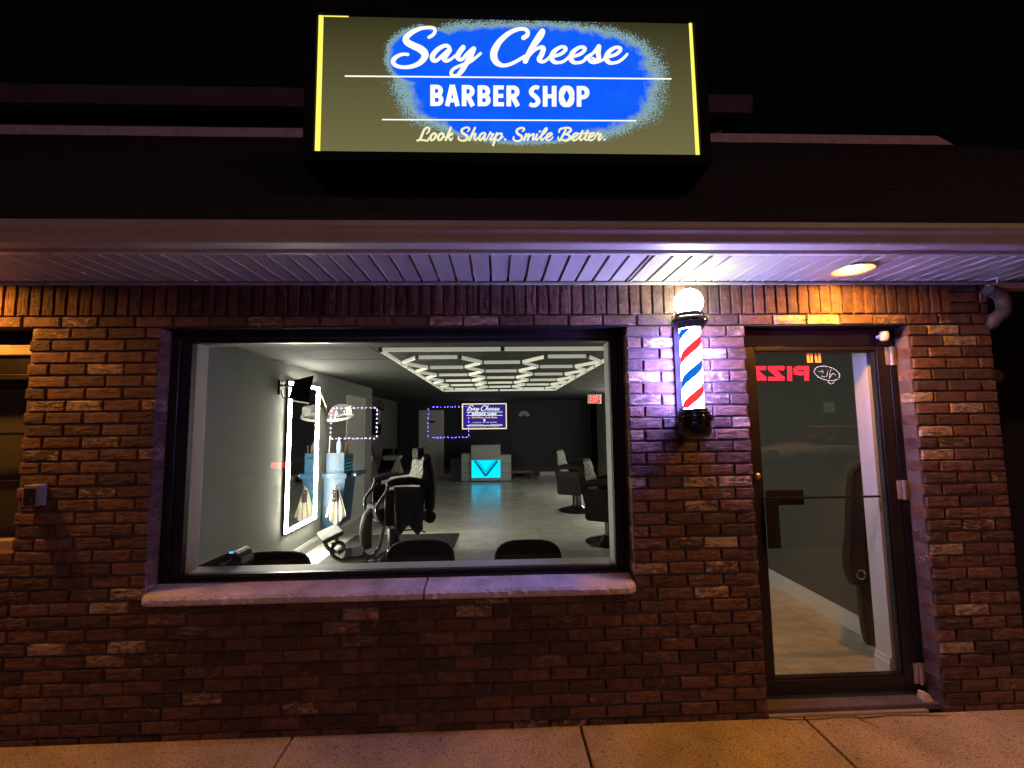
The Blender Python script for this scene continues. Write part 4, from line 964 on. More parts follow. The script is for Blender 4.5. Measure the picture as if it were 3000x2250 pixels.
b = MB(); b.box(-2.235, -2.12, cy0+.026, cy0+.0295, 1.19, 1.22); b.build('grip_slot', M['black'], t)
# what stands on the cart
def bottle(x, y, z, r, h, mat, label, name='bottle'):
    t = thing(name, label, 'bottle', (x, y, z), 'bottles on the blue cart')
    b = MB(); b.lathe([(r*.9, 0), (r, .01), (r, h*.62), (r*.75, h*.74), (r*.38, h*.82), (r*.38, h*.86)], (0, 0, 0), 16); b.build('bottle_body', mat, t, smooth=True, local=True)
    b = MB(); b.lathe([(r*.42, h*.861), (r*.42, h*.94), (r*.2, h)], (0, 0, 0), 12); b.build('bottle_cap', M['cwhite'] if mat is M['bluelight'] else M['black'], t, smooth=True, local=True)
bottle(-2.17, cy0+.12, 1.236, .034, .24, M['bluelight'], 'pale blue spray bottle with a white top on the cart')
bottle(-2.105, cy0+.22, 1.236, .028, .20, M['amber'], 'slim brown bottle standing behind the pale blue bottle')
bottle(-2.25, cy0+.30, 1.236, .03, .22, M['amber'], 'brown bottle nearest the wall on the blue cart')
b = MB(); b.tube([(-2.285, cy0+.06, 1.237), (-2.27, cy0+.05, 1.50)], .006, 8); tag(b.build('comb_rod', M['cloth']), 'thin pale rod leaning upright at the cart front corner', 'rod')
b = MB()
for dx in (0, .045): b.tube([(-2.125+dx, cy0+.09, 1.237), (-2.125+dx, cy0+.09, 1.37)], .005, 8)
tag(b.build('brush_handles', M['amber']), 'pair of thin brown sticks beside the spray bottle', 'brushes')
# towel, holster
def cloth_towel(name, label, p, w, h, mat):
    b = MB(); nu, nv = 14, 12; V = []
    for j in range(nv+1):
        v = j/nv; row = []
        for i in range(nu+1):
            u = i/nu-.5
            ww = w*(.10+.90*min(1, v*1.15)**.8)
            hem = h*v*(1+.10*math.cos(u*7)*v-.12*abs(u)*v)
            row.append(b.bm.verts.new((p.x+u*ww, p.y-.02-.018*math.sin(i*1.7+j*.12)*(.4+v), p.z-hem)))
        V.append(row)
    for j in range(nv):
        for i in range(nu): b.bm.faces.new([V[j][i], V[j][i+1], V[j+1][i+1], V[j+1][i]])
    o = b.build(name, mat, smooth=True); sm = o.modifiers.new('thick', 'SOLIDIFY'); sm.thickness = .006
    return tag(o, label, 'towel')
tp = atY(988, 1426, 3.56)
cloth_towel('towel', 'cream towel with dark stripes hanging on the front of the blue cart', tp, .26, .46, M['cloth'])
t = thing('clipper_holster', 'small black clipper in a holster over the hanging cream towel', 'holster', tp)
b = MB(); b.rrect(-.035, .025, -.19, -.03, .012, -.075, -.045); b.build('holster_body', M['vinyl'], t, local=True)
for r_, x_, z_ in ((.010, -.01, -.14), (.008, -.005, -.06)):
    b = MB(); b.lathe([(r_, 0), (r_*.6, -.008)], (x_, -.0755, z_), 12, 'y'); b.build('stud', M['brass'], t, local=True)
b = MB(); b.tube([(0, .05, .02), (0, -.03, .02), (0, -.05, -.01)], .007, 8); b.build('hook', M['chrome'], t, local=True)

# ------------------------------------------------------------------ inner door on the left wall
yd0, yd1, zd = 4.62, 5.44, 2.03
t = thing('inner_door', 'pale inner door with white casing in the left wall past the cart', 'door', (XW, (yd0+yd1)/2, FZ))
MB().box(XW+.001, XW+.012, yd0, yd1, FZ+.005, zd).build('door_leaf', M['cwhite'], t)
b = MB(); b.box(XW+.001, XW+.022, yd0-.075, yd0-.002, FZ, zd+.075); b.box(XW+.001, XW+.022, yd1+.002, yd1+.075, FZ, zd+.075); b.box(XW+.001, XW+.0215, yd0-.0015, yd1+.0015, zd+.003, zd+.075); b.box(XW+.0005, XW+.035, yd0-.085, yd1+.085, zd+.0755, zd+.095); b.build('casing', M['trim'], t, bevel=.003)
b = MB(); b.lathe([(.028, 0), (.022, .02)], (XW+.0125, yd1-.07, 1.02), 14, 'x'); b.tube([(XW+.03, yd1-.07, 1.02), (XW+.06, yd1-.07, 1.02), (XW+.06, yd1-.18, 1.02)], .009, 8); b.build('lever_handle', M['brass'], t)
# extinguisher at the corner
pe = atY(1083, 1350, 6.1)
t = thing('fire_extinguisher', 'red fire extinguisher hanging at the wall corner by the inner door', 'extinguisher', (pe.x, 6.1, pe.z-.2))
b = MB(); b.lathe([(.055, 0), (.062, .02), (.062, .32), (.045, .37), (.02, .39), (.02, .41)], (0, 0, 0), 20); b.build('cylinder', M['red'], t, smooth=True, local=True)
b = MB(); b.lathe([(.0625, .20), (.0625, .29)], (0, 0, 0), 20, cap=False); b.build('paper_label', M['label'], t, local=True)
b = MB(); b.lathe([(.02, .411), (.024, .44)], (0, 0, 0), 12); b.box(-.06, .05, -.012, .012, .441, .46); b.tube([(.03, 0, .43), (.07, 0, .36), (.07, 0, .18)], .008, 8, sub=4); b.build('valve', M['black'], t, local=True)
# alcove: dispenser, plant, sink, shampoo chair
pd_ = atY(1110, 1235, 8.3)
t = thing('towel_dispenser', 'black and grey dispenser on the alcove wall above the sink', 'dispenser', (pd_.x, 8.3, pd_.z))
b = MB(); b.box(-.14, .10, -.16, .10, -.32, .32); b.build('dispenser_body', M['blackgloss'], t, local=True, bevel=.02)
b = MB(); b.box(.02, .09, -.166, -.1605, -.05, .27); b.build('grey_cover', M['cwhite'], t, local=True, bevel=.004)
b = MB()
for k in range(60):
    a = random.uniform(0, 6.28); r_ = random.uniform(.03, .14); h_ = random.uniform(.02, .16)
    p = Vector((r_*math.cos(a), r_*.6*math.sin(a)-.02, .34+h_)); d_ = Vector((random.uniform(-.05, .05), random.uniform(-.05, .05), random.uniform(-.02, .05))); e_ = Vector((.012, .006, .01))
    b.quad(p, p+d_*.5+e_, p+d_*1.2, p+d_*.5-e_)
tp2 = thing('trailing_plant', 'small dark leafy plant on top of the black dispenser', 'plant', (pd_.x, 8.3, pd_.z))
b.build('leaves', M['green'], tp2, local=True)
b = MB(); b.lathe([(.05, .321), (.06, .36)], (0, -.02, 0), 14); b.build('pot', M['black'], tp2, local=True)
ps = atY(1150, 1335, 8.6)
t = thing('wash_sink', 'small pale sink with a tall tap on the alcove wall', 'sink', (ps.x, 8.6, ps.z))
b = MB(); b.prism([(-.22, 0), (.22, 0), (.18, -.10), (-.18, -.10)], -.18, .2, 'y'); b.build('basin', M['cwhite'], t, local=True, bevel=.02)
b = MB(); b.tube([(0, .1, .0), (0, .1, .26), (0, .04, .29), (0, -.05, .27)], .012, 8, sub=3); b.box(-.08, .08, .08, .12, .0, .02); b.build('tap', M['chrome'], t, local=True)

# ------------------------------------------------------------------ back wall: door, screen, desk
p0, p1 = atY(1232, 1202, YB-.05), atY(1300, 1397, YB-.05)
t = thing('back_door', 'pale door with a small dark plaque in the back wall left of the screen', 'door', ((p0.x+p1.x)/2, YB, FZ))
MB().box(p0.x, p1.x-.09, YB-.03, YB-.002, FZ+.005, p0.z-.03).build('door_leaf', M['cwhite'], t)
b = MB(); b.box(p1.x-.085, p1.x, YB-.04, YB-.002, FZ, p0.z); b.box(p0.x-.05, p0.x-.005, YB-.04, YB-.002, FZ, p0.z); b.box(p0.x-.004, p1.x-.086, YB-.04, YB-.002, p0.z-.028, p0.z); b.build('casing', M['trim'], t)
a = atY(1241, 1312, YB-.04); b = MB(); b.lathe([(.028, 0), (.02, -.03)], (a.x, YB-.031, a.z), 12, 'y'); b.tube([(a.x, YB-.07, a.z), (a.x+.11, YB-.07, a.z)], .010, 8); b.build('lever_handle', M['black'], t)
a = atY(1266, 1236, YB-.04); MB().box(a.x-.09, a.x+.09, YB-.034, YB-.0305, a.z-.03, a.z+.03).build('plaque', M['black'], t)

TY = YB-.10
tl, tr = atY(1353.5, 1182.5, TY), atY(1485, 1256.5, TY)
tv = thing('television', 'wall screen showing the shop name on dark blue above the desk', 'television', ((tl.x+tr.x)/2, TY, tr.z))
MB().box(tl.x-.02, tr.x+.02, TY+.004, TY+.06, tr.z-.02, tl.z+.02).build('television_case', M['black'], tv, bevel=.005)
MB().box(tl.x, tr.x, TY, TY+.0035, tr.z, tl.z).build('display', M['screen'], tv)
bw_ = .030
b = MB()
for x0, x1, z0, z1 in ((tl.x, tr.x, tl.z-bw_, tl.z), (tl.x, tl.x+bw_, tr.z+bw_+.001, tl.z-bw_-.001), (tr.x-bw_, tr.x, tr.z+bw_+.001, tl.z-bw_-.001), (tl.x, tr.x, tr.z, tr.z+bw_)): b.box(x0, x1, TY-.004, TY-.0005, z0, z1)
b.build('bright_border', M['scrwarm'], tv)
def tvmap(x, y): return atY(x, y, TY-.006)
def remap(x0, y0, s_): return lambda x, y: tvmap(1368+((x0+x/s_)-1144)*(97/697), 1186.5+((y0+y/s_)-76)*(22/152))
b = MB(); write(b, SAY, remap(1130, 60, 7.3733), 4); write(b, CHEESE, remap(1420, 60, 5.0273), 4)
block(b, BS, lambda x, y: tvmap(1382.5+(x-88)*(72.5/1982), 1208.8+(y-78)*(8/270)), 58, 50)
for yy, h_ in ((1207.8, 1.6), (1217.4, 1.6), (1246.6, 1.8)):
    A_, B_ = tvmap(1367, yy), tvmap(1472, yy-.8); hh = h_*.005; b.quad((A_.x, A_.y+.001, A_.z-hh), (B_.x, B_.y+.001, B_.z-hh), (B_.x, B_.y+.001, B_.z+hh), (A_.x, A_.y+.001, A_.z+hh))
A_ = tvmap(1384, 1240); B_ = tvmap(1455, 1235.5); b.text('11 MAIN ST • BUTLER, NJ 07405', (A_.x, A_.z), B_.x-A_.x, B_.z-A_.z, TY-.006)
A_ = tvmap(1374, 1245.2); B_ = tvmap(1417, 1241.5); b.text('saycheesebarbershop.com', (A_.x, A_.z), B_.x-A_.x, B_.z-A_.z, TY-.0062)
A_ = tvmap(1438, 1245.2); B_ = tvmap(1471, 1241.5); b.text('@saycheesebarber', (A_.x, A_.z), B_.x-A_.x, B_.z-A_.z, TY-.0064)
a = tvmap(1419, 1231); b.lathe([(.02, 0), (.02, -.001)], (a.x, TY-.006, a.z), 10, 'y'); b.box(a.x-.022, a.x+.022, TY-.0068, TY-.006, a.z-.04, a.z+.04)
b.build('white_lettering', M['scrwhite'], tv, normals=False)
b = MB(); ym = lambda x, y: tvmap(1381+(x-1220)*(77/555), 1219.5+(y-372)*(9/66))
write(b, LOOK, lambda x, y: ym(1200+x/7.3733, 360+y/7.3733), 4); write(b, SMILE, lambda x, y: ym(1480+x/6.9125, 360+y/6.9125), 4)
b.build('tagline_lettering', M['scryellow'], tv, normals=False); b = MB()
A_ = tvmap(1377, 1252.5); B_ = tvmap(1462, 1248.6); b.text('WALK-INS WELCOME • 7 DAY SERVICE', (A_.x, A_.z), B_.x-A_.x, B_.z-A_.z, TY-.006)
b.build('yellow_lettering', M['scryellow'], tv, normals=False)

DKY = 9.7
k0, k1 = atY(1380, 1305, DKY), atY(1467, 1412, DKY)
t = thing('reception_desk', 'stepped pale reception desk with a glowing cyan panel', 'desk', ((k0.x+k1.x)/2, DKY, FZ))
b = MB(); b.box(k0.x, k1.x, DKY, DKY+.5, FZ+.03, k0.z); b.build('centre_block', M['desk'], t, bevel=.004)
wl0, wr1 = atY(1352, 1330, DKY+.1), atY(1497, 1332, DKY+.1)
for xa, xb, zt in ((wl0.x, k0.x-.002, wl0.z), (k1.x+.002, wr1.x, wr1.z)):
    w_ = MB().box(xa, xb, DKY+.06, DKY+.6, FZ+.02, zt).build('side_wing', M['desk'], t, bevel=.004)
    for q in (.33, .66): z = FZ+(zt-FZ)*q; MB().box(xa+.005, xb-.005, DKY+.0575, DKY+.0598, z, z+.008).build('panel_joint', M['black'], w_)
c0_, c1_ = atY(1381.5, 1349, DKY-.004), atY(1466, 1399, DKY-.004)
MB().box(c0_.x, c1_.x, DKY-.004, DKY-.0005, c1_.z, c0_.z).build('lit_panel', M['cyan'], t)
b = MB(); mp_ = lambda x, y: atY(x, y, DKY-.007)
for dx, wv in ((0, 7), (9, 2)):
    b.ribbon([(1391+dx, 1350, wv), (1423, 1394-dx*1.2, wv)], mp_, 1, True); b.ribbon([(1457-dx, 1350, wv), (1423, 1394-dx*1.2, wv)], mp_, 1, True, .0005)
b.build('chevron', M['cyandark'], t)
MB().box(k0.x+.02, k1.x-.02, DKY+.02, DKY+.48, FZ, FZ+.029).build('plinth', M['black'], t)
# low boxes beside the desk
pb = [atY(1320, 1345, 10.2), atY(1351, 1400, 10.2)]
b = MB(); b.box(pb[0].x, pb[1].x, 10.2, 10.6, FZ, pb[0].z); b.box(pb[0].x+.01, pb[1].x-.01, 10.196, 10.199, FZ+.25, FZ+.26); tag(b.build('low_cabinet', M['wallgrey2'], bevel=.004), 'low grey cabinet tight against the left wing of the desk', 'cabinet')
pb = [atY(1498, 1381, 10.2), atY(1562, 1402, 10.2)]
t = thing('low_bench', 'low dim bench along the back wall right of the desk', 'bench', ((pb[0].x+pb[1].x)/2, 10.3, FZ))
MB().box(pb[0].x, pb[1].x, 10.2, 10.6, pb[0].z-.05, pb[0].z).build('seat', M['wallgrey2'], t, bevel=.008)
for xq in (pb[0].x+.03, pb[1].x-.08): MB().box(xq, xq+.05, 10.22, 10.58, FZ, pb[0].z-.051).build('leg', M['black'], t)
# dark arched back-wall door with a fan light
pa = atY(1535, 1215, YB-.01)
t = thing('dark_back_door', 'dark door with a small fan light in the back wall right of the screen', 'door', (pa.x, YB, FZ))
MB().box(pa.x-.45, pa.x+.45, YB-.03, YB-.001, FZ, 2.10).build('door_leaf', M['navy'], t, bevel=.004)
b = MB()
for k in range(5):
    a0, a1 = R(180-36*k-2), R(180-36*k-34)
    b.prism([(pa.x+r_*math.cos(a_), pa.z-.05+r_*math.sin(a_)) for r_, a_ in ((.05, a0), (.17, a0), (.17, (a0+a1)/2), (.17, a1), (.05, a1))], YB-.034, YB-.0305, 'y')
b.build('fan_light', M['label'], t)

# exit sign
pe0, pe1 = atY(1722, 1158.5, 7.2), atY(1762, 1181.5, 7.2)
t = thing('exit_sign', 'lit red EXIT sign hanging from the ceiling at the right', 'sign', ((pe0.x+pe1.x)/2, 7.2, pe1.z))
b = MB(); b.box(pe0.x, pe1.x, 7.204, 7.25, pe1.z, pe0.z); b.box(pe0.x-.01, pe1.x+.01, 7.19, 7.26, pe0.z+.001, pe0.z+.02); b.build('housing', M['label'], t, bevel=.003)
MB().box(pe0.x+.06, pe1.x-.03, 7.200, 7.2035, pe1.z+.01, pe0.z-.01).build('lit_face', M['exit'], t)
b = MB(); ex = cropmap(1700, 1120, 15.8, 7.197)
block(b, [('E', 445, 560, 630, 935), ('X', 570, 665, 630, 920), ('I', 680, 725, 625, 920), ('T', 730, 835, 625, 910)], ex, 46, 46)
b.ribbon([(835, 690, 34), (900, 765, 34)], ex, 1, True, .001); b.ribbon([(900, 765, 34), (840, 830, 34)], ex, 1, True, .0012)
b.build('lettering', M['exitletter'], t, normals=False)
b = MB(); b.box(pe0.x+.15, pe0.x+.18, 7.21, 7.24, pe0.z+.021, CEIL); b.build('hanger', M['black'], t)
# small camera on the left head of the window
p = atY(618, 1010, .30); tag(MB().box(p.x-.02, p.x+.02, .28, .33, p.z-.012, p.z+.012).build('ceiling_camera', M['black'], bevel=.004), 'tiny black camera in the upper left corner of the shop window', 'camera')

# ------------------------------------------------------------------ hexagon ceiling light (switched off, faint glow added to its tubes)
hz = 2.25
t = thing('hexagon_ceiling_light', 'large switched-off hexagon grid ceiling light with a faint added glow and a rectangular border', 'ceiling light', (.07, 3.5, hz))
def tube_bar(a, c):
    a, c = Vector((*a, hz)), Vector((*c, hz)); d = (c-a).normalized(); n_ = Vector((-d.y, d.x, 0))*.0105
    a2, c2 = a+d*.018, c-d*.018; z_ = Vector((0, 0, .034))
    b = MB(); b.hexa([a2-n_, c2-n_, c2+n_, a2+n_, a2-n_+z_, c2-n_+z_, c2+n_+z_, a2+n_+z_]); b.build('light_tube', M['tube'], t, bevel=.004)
ys1 = [1.63+.745*i for i in range(6)]; ys2 = [2.0025+.745*i for i in range(5)]
X0, X1, X2, X3, X4, X5, X6, X7 = -.955, -.745, -.345, -.135, .272, .482, .882, 1.092
nodes = set()
bars = []
for y in ys1: bars += [((X1, y), (X2, y)), ((X5, y), (X6, y))]
for y in ys2: bars.append(((X3, y), (X4, y)))
for i, y in enumerate(ys1):
    for yy in (y-.3725, y+.3725):
        if yy < 1.9 and i == 0: continue
        if yy > 5.1 and i == 5: continue
        bars += [((X1, y), (X0, yy)), ((X2, y), (X3, yy)), ((X5, y), (X4, yy)), ((X6, y), (X7, yy))]
bars += [((X1, ys1[0]), (X0, 1.99)), ]
yA, yB2 = 1.20, 5.75
bars += [((X0-.02, yA), (.06, yA)), ((.06, yA), (X7+.02, yA)), ((X0-.02, yB2), (.06, yB2)), ((.06, yB2), (X7+.02, yB2))]
for k in range(4): bars += [((X0-.02, yA+(yB2-yA)*k/4), (X0-.02, yA+(yB2-yA)*(k+1)/4)), ((X7+.02, yA+(yB2-yA)*k/4), (X7+.02, yA+(yB2-yA)*(k+1)/4))]
seen = set()
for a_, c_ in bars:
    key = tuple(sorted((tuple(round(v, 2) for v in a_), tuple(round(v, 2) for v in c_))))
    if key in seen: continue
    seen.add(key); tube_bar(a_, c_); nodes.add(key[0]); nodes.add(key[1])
b = MB()
for x_, y_ in nodes: b.lathe([(.020, -.002), (.020, .036)], (x_, y_, hz), 10)
b.build('connectors', M['chrome'], t)
b = MB()
for x_, y_ in ((X0, yA), (.06, yA), (X7, yA), (X0, yB2), (X7, yB2), (.06, yB2)): b.tube([(x_, y_, hz+.036), (x_, y_, CEIL)], .003, 6)
b.build('hanging_wire', M['chrome'], t)

# ------------------------------------------------------------------ barber chairs (local: sits facing -x)
def barber_chair(label, loc, rz, lift=0., front=True):
    t = thing('barber_chair', label, 'barber chair', loc, 'black barber chairs on round bases', rz)
    K = dict(local=True)
    b = MB(); b.lathe([(.33, 0), (.335, .012), (.31, .028), (.20, .055), (.10, .085), (.085, .10)], (0, 0, 0), 40); b.build('round_base', M['blackgloss'], t, smooth=True, **K)
    b = MB(); b.lathe([(.078, .09), (.078, .33), (.07, .34)], (0, 0, 0), 28); b.build('column', M['black'], t, smooth=True, **K)
    b = MB(); b.lathe([(.028, .341), (.028, .45+lift)], (0, 0, 0), 16); b.build('piston', M['chrome'], t, smooth=True, **K)
    b = MB(); b.tube([(.05, -.06, .31), (.25, -.12, .31), (.33, -.14, .27)], .009, 8); b.build('pump_lever', M['chrome'], t, **K)
    z = lift
    b = MB(); b.rrect(-.27, .24, .45+z, .60+z, .05, -.24, .24); b.build('seat', M['vinyl'], t, bevel=.02, **K)
    b = MB(); b.box(-.22, .22, -.2, .2, .42+z, .449+z); b.build('seat_pan', M['black'], t, **K)
    for s_ in (-1, 1):
        b = MB(); b.rrect(-.19, .26, .40+z, .80+z, .05, s_*.262, s_*.292); b.build('side_panel', M['vinyl'], t, bevel=.008, **K)
        b = MB(); b.tube([(-.17, s_*.29, .855+z), (-.08, s_*.29, .885+z), (.10, s_*.29, .885+z), (.27, s_*.29, .85+z)], [.034, .043, .046, .038], 12, sub=4); b.build('armrest', M['vinyl'], t, smooth=True, **K)
        b = MB(); pf = [(-.16, s_*.29, .85+z), (-.175, s_*.29, .78+z), (-.235, s_*.29, .70+z), (-.275, s_*.29, .64+z), (-.27, s_*.29, .54+z), (-.24, s_*.29, .46+z), (-.20, s_*.29, .42+z)]
        if front: pf += [(-.21, s_*.25, .30+z), (-.23, s_*.22, .18+z), (-.30, s_*.20, .10+z), (-.42, s_*.19, .085+z)]
        b.tube(pf, .020, 10, sub=4); ar = b.build('arm_frame', M['blackgloss'], t, smooth=True, **K)
        b = MB(); b.tube([(p_[0]-.018, p_[1]-.004*s_, p_[2]+.006) for p_ in pf], .0045, 6, sub=4); b.build('edge_trim', M['quilt'], ar, smooth=True, **K)
    # backrest
    b = MB()
    nu, nv = 12, 14; F, Bk = [], []
    for j in range(nv+1):
        v = j/nv; zz = .56+z+.60*v; xb = .22+.13*v
        hwid = .24*(1-.30*max(0, v-.55)/.45)*(1 if v < .9 else math.sqrt(max(.15, 1-((v-.9)/.1)**2*.7)))
        fr_, bk = [], []
        for i in range(nu+1):
            u = i/nu*2-1
            puff = .020*abs(math.sin(math.pi*(i/nu*3+j/nv*3)))*abs(math.sin(math.pi*(i/nu*3-j/nv*3)))
            fr_.append(b.bm.verts.new((xb-.035-puff-.02*(1-u*u), u*hwid, zz))); bk.append(b.bm.verts.new((xb+.045+.02*(1-u*u), u*hwid*1.03, zz)))
        F.append(fr_); Bk.append(bk)
    for j in range(nv):
        for i in range(nu):
            f = b.bm.faces.new([F[j][i], F[j][i+1], F[j+1][i+1], F[j+1][i]]); f.material_index = 0
            f = b.bm.faces.new([Bk[j][i], Bk[j+1][i], Bk[j+1][i+1], Bk[j][i+1]]); f.material_index = 1
        for A, B_ in ((F[j][0], Bk[j][0]), (F[j][nu], Bk[j][nu])): pass
        f = b.bm.faces.new([F[j][0], F[j+1][0], Bk[j+1][0], Bk[j][0]]); f.material_index = 1
        f = b.bm.faces.new([F[j][nu], Bk[j][nu], Bk[j+1][nu], F[j+1][nu]]); f.material_index = 1
    f = b.bm.faces.new(F[nv]+Bk[nv][::-1]); f.material_index = 1
    f = b.bm.faces.new(F[0][::-1]+Bk[0]); f.material_index = 1
    b.build('backrest', [M['quilt'], M['vinyl']], t, smooth=True, **K)
    if front:
        b = MB(); b.rrect(-.11, .11, 1.10+z, 1.24+z, .05, .24, .33, 'x'); b.build('headrest', M['vinyl'], t, bevel=.02, **K)
        b = MB(); b.tube([(.38, 0, 1.08+z), (.44, 0, .9+z), (.44, 0, .55+z), (.42, 0, .47+z)], [.06, .07, .065, .05], 14, sub=4); b.build('back_spine', M['vinyl'], t, smooth=True, **K)
        b = MB(); b.lathe([(.03, -.07), (.072, -.05), (.072, .05), (.03, .07)], (.43, 0, .40+z), 20, 'y'); b.build('roller_pad', M['vinyl'], t, smooth=True, **K)
        b = MB(); b.tube([(-.26, 0, .56+z), (-.31, 0, .47+z), (-.33, 0, .33+z), (-.32, 0, .20+z), (-.31, 0, .13+z)], [.052, .062, .066, .064, .052], 16, sub=4); b.build('leg_pad', M['silvervinyl'], t, smooth=True, **K)
        b = MB(); b.box(-.62, -.34, -.19, .19, .095+z, .115+z); b.build('foot_plate', M['blackgloss'], t, bevel=.008, **K)
        for s_ in (-1, 1):
            b = MB(); b.tube([(-.42, s_*.2, .085+z), (-.60, s_*.2, .09+z), (-.70, s_*.2, .15+z), (-.72, s_*.2, .23+z), (-.67, s_*.2, .285+z), (-.61, s_*.2, .26+z), (-.61, s_*.2, .20+z), (-.66, s_*.2, .18+z)], .022, 10, sub=5); b.build('foot_scroll', M['blackgloss'], t, smooth=True, **K)
        b = MB(); b.hexa([(-.80, -.21, .28+z), (-.80, .21, .28+z), (-.60, .21, .36+z), (-.60, -.21, .36+z), (-.82, -.21, .33+z), (-.82, .21, .33+z), (-.61, .21, .41+z), (-.61, -.21, .41+z)]); b.build('toe_pad', M['silvervinyl'], t, bevel=.015, **K)
    else:
        b = MB(); b.tube([(-.24, -.16, .40+z), (-.40, -.16, .22), (-.40, .16, .22), (-.24, .16, .40+z)], .012, 8); b.box(-.30, -.16, -.2, .2, .43+z, .445+z); b.build('foot_bar', M['chrome'], t, **K)
    return t
cl = barber_chair('black barber chair with a silver leg pad on the rubber mat', (-1.21, 2.86, FZ+.012), R(29), .02)
b1 = barber_chair('black barber chair with pale quilted back, the farther one at the right', (1.43, 5.50, FZ), R(151), -.09, False)
b2 = barber_chair('black barber chair with pale quilted back, cut off by the window edge', (1.49, 3.36, FZ), R(152), -.09, False)
# towel over the chair and cape on its near arm
b = MB()
V = []
for j in range(9):
    a = math.pi*j/8
    V.append([b.bm.verts.new((-1.42+.42*i/8, 3.13+.055*math.cos(a)*(1 if j not in (0, 8) else 1.05)+.004*math.sin(i*2), (.955 if 0 < j < 8 else .955)+.055*math.sin(a)+(.006*math.sin(i*1.3)))) for i in range(9)])
low = [b.bm.verts.new((-1.42+.42*i/8, 3.065+.004*math.sin(i*2), .80+.008*math.sin(i))) for i in range(9)]
V.append(low)
for j in range(len(V)-1):
    for i in range(8): b.bm.faces.new([V[j][i], V[j][i+1], V[j+1][i+1], V[j+1][i]])
o = b.build('arm_towel', M['pink'], smooth=True); o.modifiers.new('thick', 'SOLIDIFY').thickness = .008
tag(o, 'pinkish grey towel draped over the far arm of the front barber chair', 'towel')
b = MB(); V = []
for j in range(10):
    v = j/9
    V.append([b.bm.verts.new((-1.14+.30*i/12+.02*v, 2.545-.03-.015*math.sin(i*1.9)*v-.02*v, .95-.47*v-(.05*v*math.sin(i*.8)))) for i in range(13)])
for j in range(9):
    for i in range(12): b.bm.faces.new([V[j][i], V[j][i+1], V[j+1][i+1], V[j+1][i]])
o = b.build('barber_cape', M['coat'], smooth=True); o.modifiers.new('thick', 'SOLIDIFY').thickness = .008
tag(o, 'black barber cape hanging over the near arm of the front chair', 'cape')
# shampoo chair, dim, in the alcove
sc0 = atZ(1130, 1425, FZ)
t = thing('shampoo_chair', 'dark reclining chair with a pale towel in the dim alcove', 'chair', (sc0.x, sc0.y, FZ))
b = MB(); b.rrect(-.32, .32, .30, .48, .05, -.3, .3); b.build('seat', M['vinyl'], t, bevel=.02, local=True)
b = MB(); b.hexa([(-.3, -.1, .45), (.3, -.1, .45), (.3, .05, .45), (-.3, .05, .45), (-.28, .2, .95), (.28, .2, .95), (.28, .34, .95), (-.28, .34, .95)]); b.build('backrest', M['vinyl'], t, bevel=.03, local=True)
b = MB(); b.box(-.25, .25, -.25, .25, 0, .3); b.build('pedestal', M['black'], t, bevel=.02, local=True)
b = MB(); b.tube([(.34, -.3, .6), (.34, .2, .62)], .035, 10); b.tube([(-.34, -.3, .6), (-.34, .2, .62)], .035, 10); b.build('armrest', M['vinyl'], t, local=True)
st = atY(1165, 1345, sc0.y-.35)
cloth_towel('salon_towel', 'pale towel hanging on the dark chair in the alcove', st+Vector((0, .0, .02)), .3, .42, M['cwhite'])

# floor mat
b = MB(); z_ = FZ
P4 = [(-2.03, 3.0), (-.57, 3.0), (-.54, 3.98), (-2.0, 3.98)]
b.prism([(-2.03, 2.55), (-.60, 2.55), (-.56, 3.02), (-.54, 3.98), (-2.0, 3.98)], FZ+.001, FZ+.012, 'z')
tag(b.build('floor_mat', M['mat'], bevel=.004), 'flat black rubber mat under the front barber chair', 'mat')

# ------------------------------------------------------------------ waiting chairs inside the window
def waiting_chair():
    t = thing('waiting_chair', 'black chair', 'chair', (0, 0, FZ), 'black waiting chairs along the window')
    b = MB(); poly = []
    w, h0, h1 = .23, .48, .755
    for k in range(13): a = math.pi*k/12; poly.append((.23*math.copysign(abs(math.cos(a))**.62, math.cos(a)), .62+.14*abs(math.sin(a))**.72))
    poly += [(-.215, .48), (.215, .48)]
    b.prism([(u, v) for u, v in poly], -.022, .022, 'y'); b.build('backrest', M['vinyl'], t, local=True, bevel=.012)
    b = MB(); b.rrect(-.23, .23, .02, .46, .05, .36, .43, 'z'); b.build('seat', M['vinyl'], t, local=True, bevel=.015)
    for sx in (-.19, .19):
        b = MB(); b.tube([(sx, .0, .66), (sx, .0, .0)], .012, 8); b.build('leg', M['black'], t, local=True)
        b = MB(); b.tube([(sx, .42, .37), (sx, .44, .0)], .012, 8); b.build('leg', M['black'], t, local=True)
    return t
wc = waiting_chair()
spots = [(atY(808, 1650, .55).x, 'black round backed chair under the lit mirror, beside the dark wedge speaker'), (atY(1232, 1640, .55).x, 'black round backed chair in front of the barber chair base'), (atY(1547, 1636, .55).x, 'black round backed chair standing alone before the open floor')]
for i, (x_, lb) in enumerate(spots):
    o = wc if i == 0 else copy_tree(wc)
    o.location = (x_, .55, FZ + (.005, .055, .04)[i]-.035); o['label'] = lb
for o_ in [x for x in bpy.data.objects if x.name.startswith('waiting_chair')]:
    dz = o_.location.z-FZ
    o_.location.z = FZ
    o_.scale = (1, 1, (.755+dz)/.755)

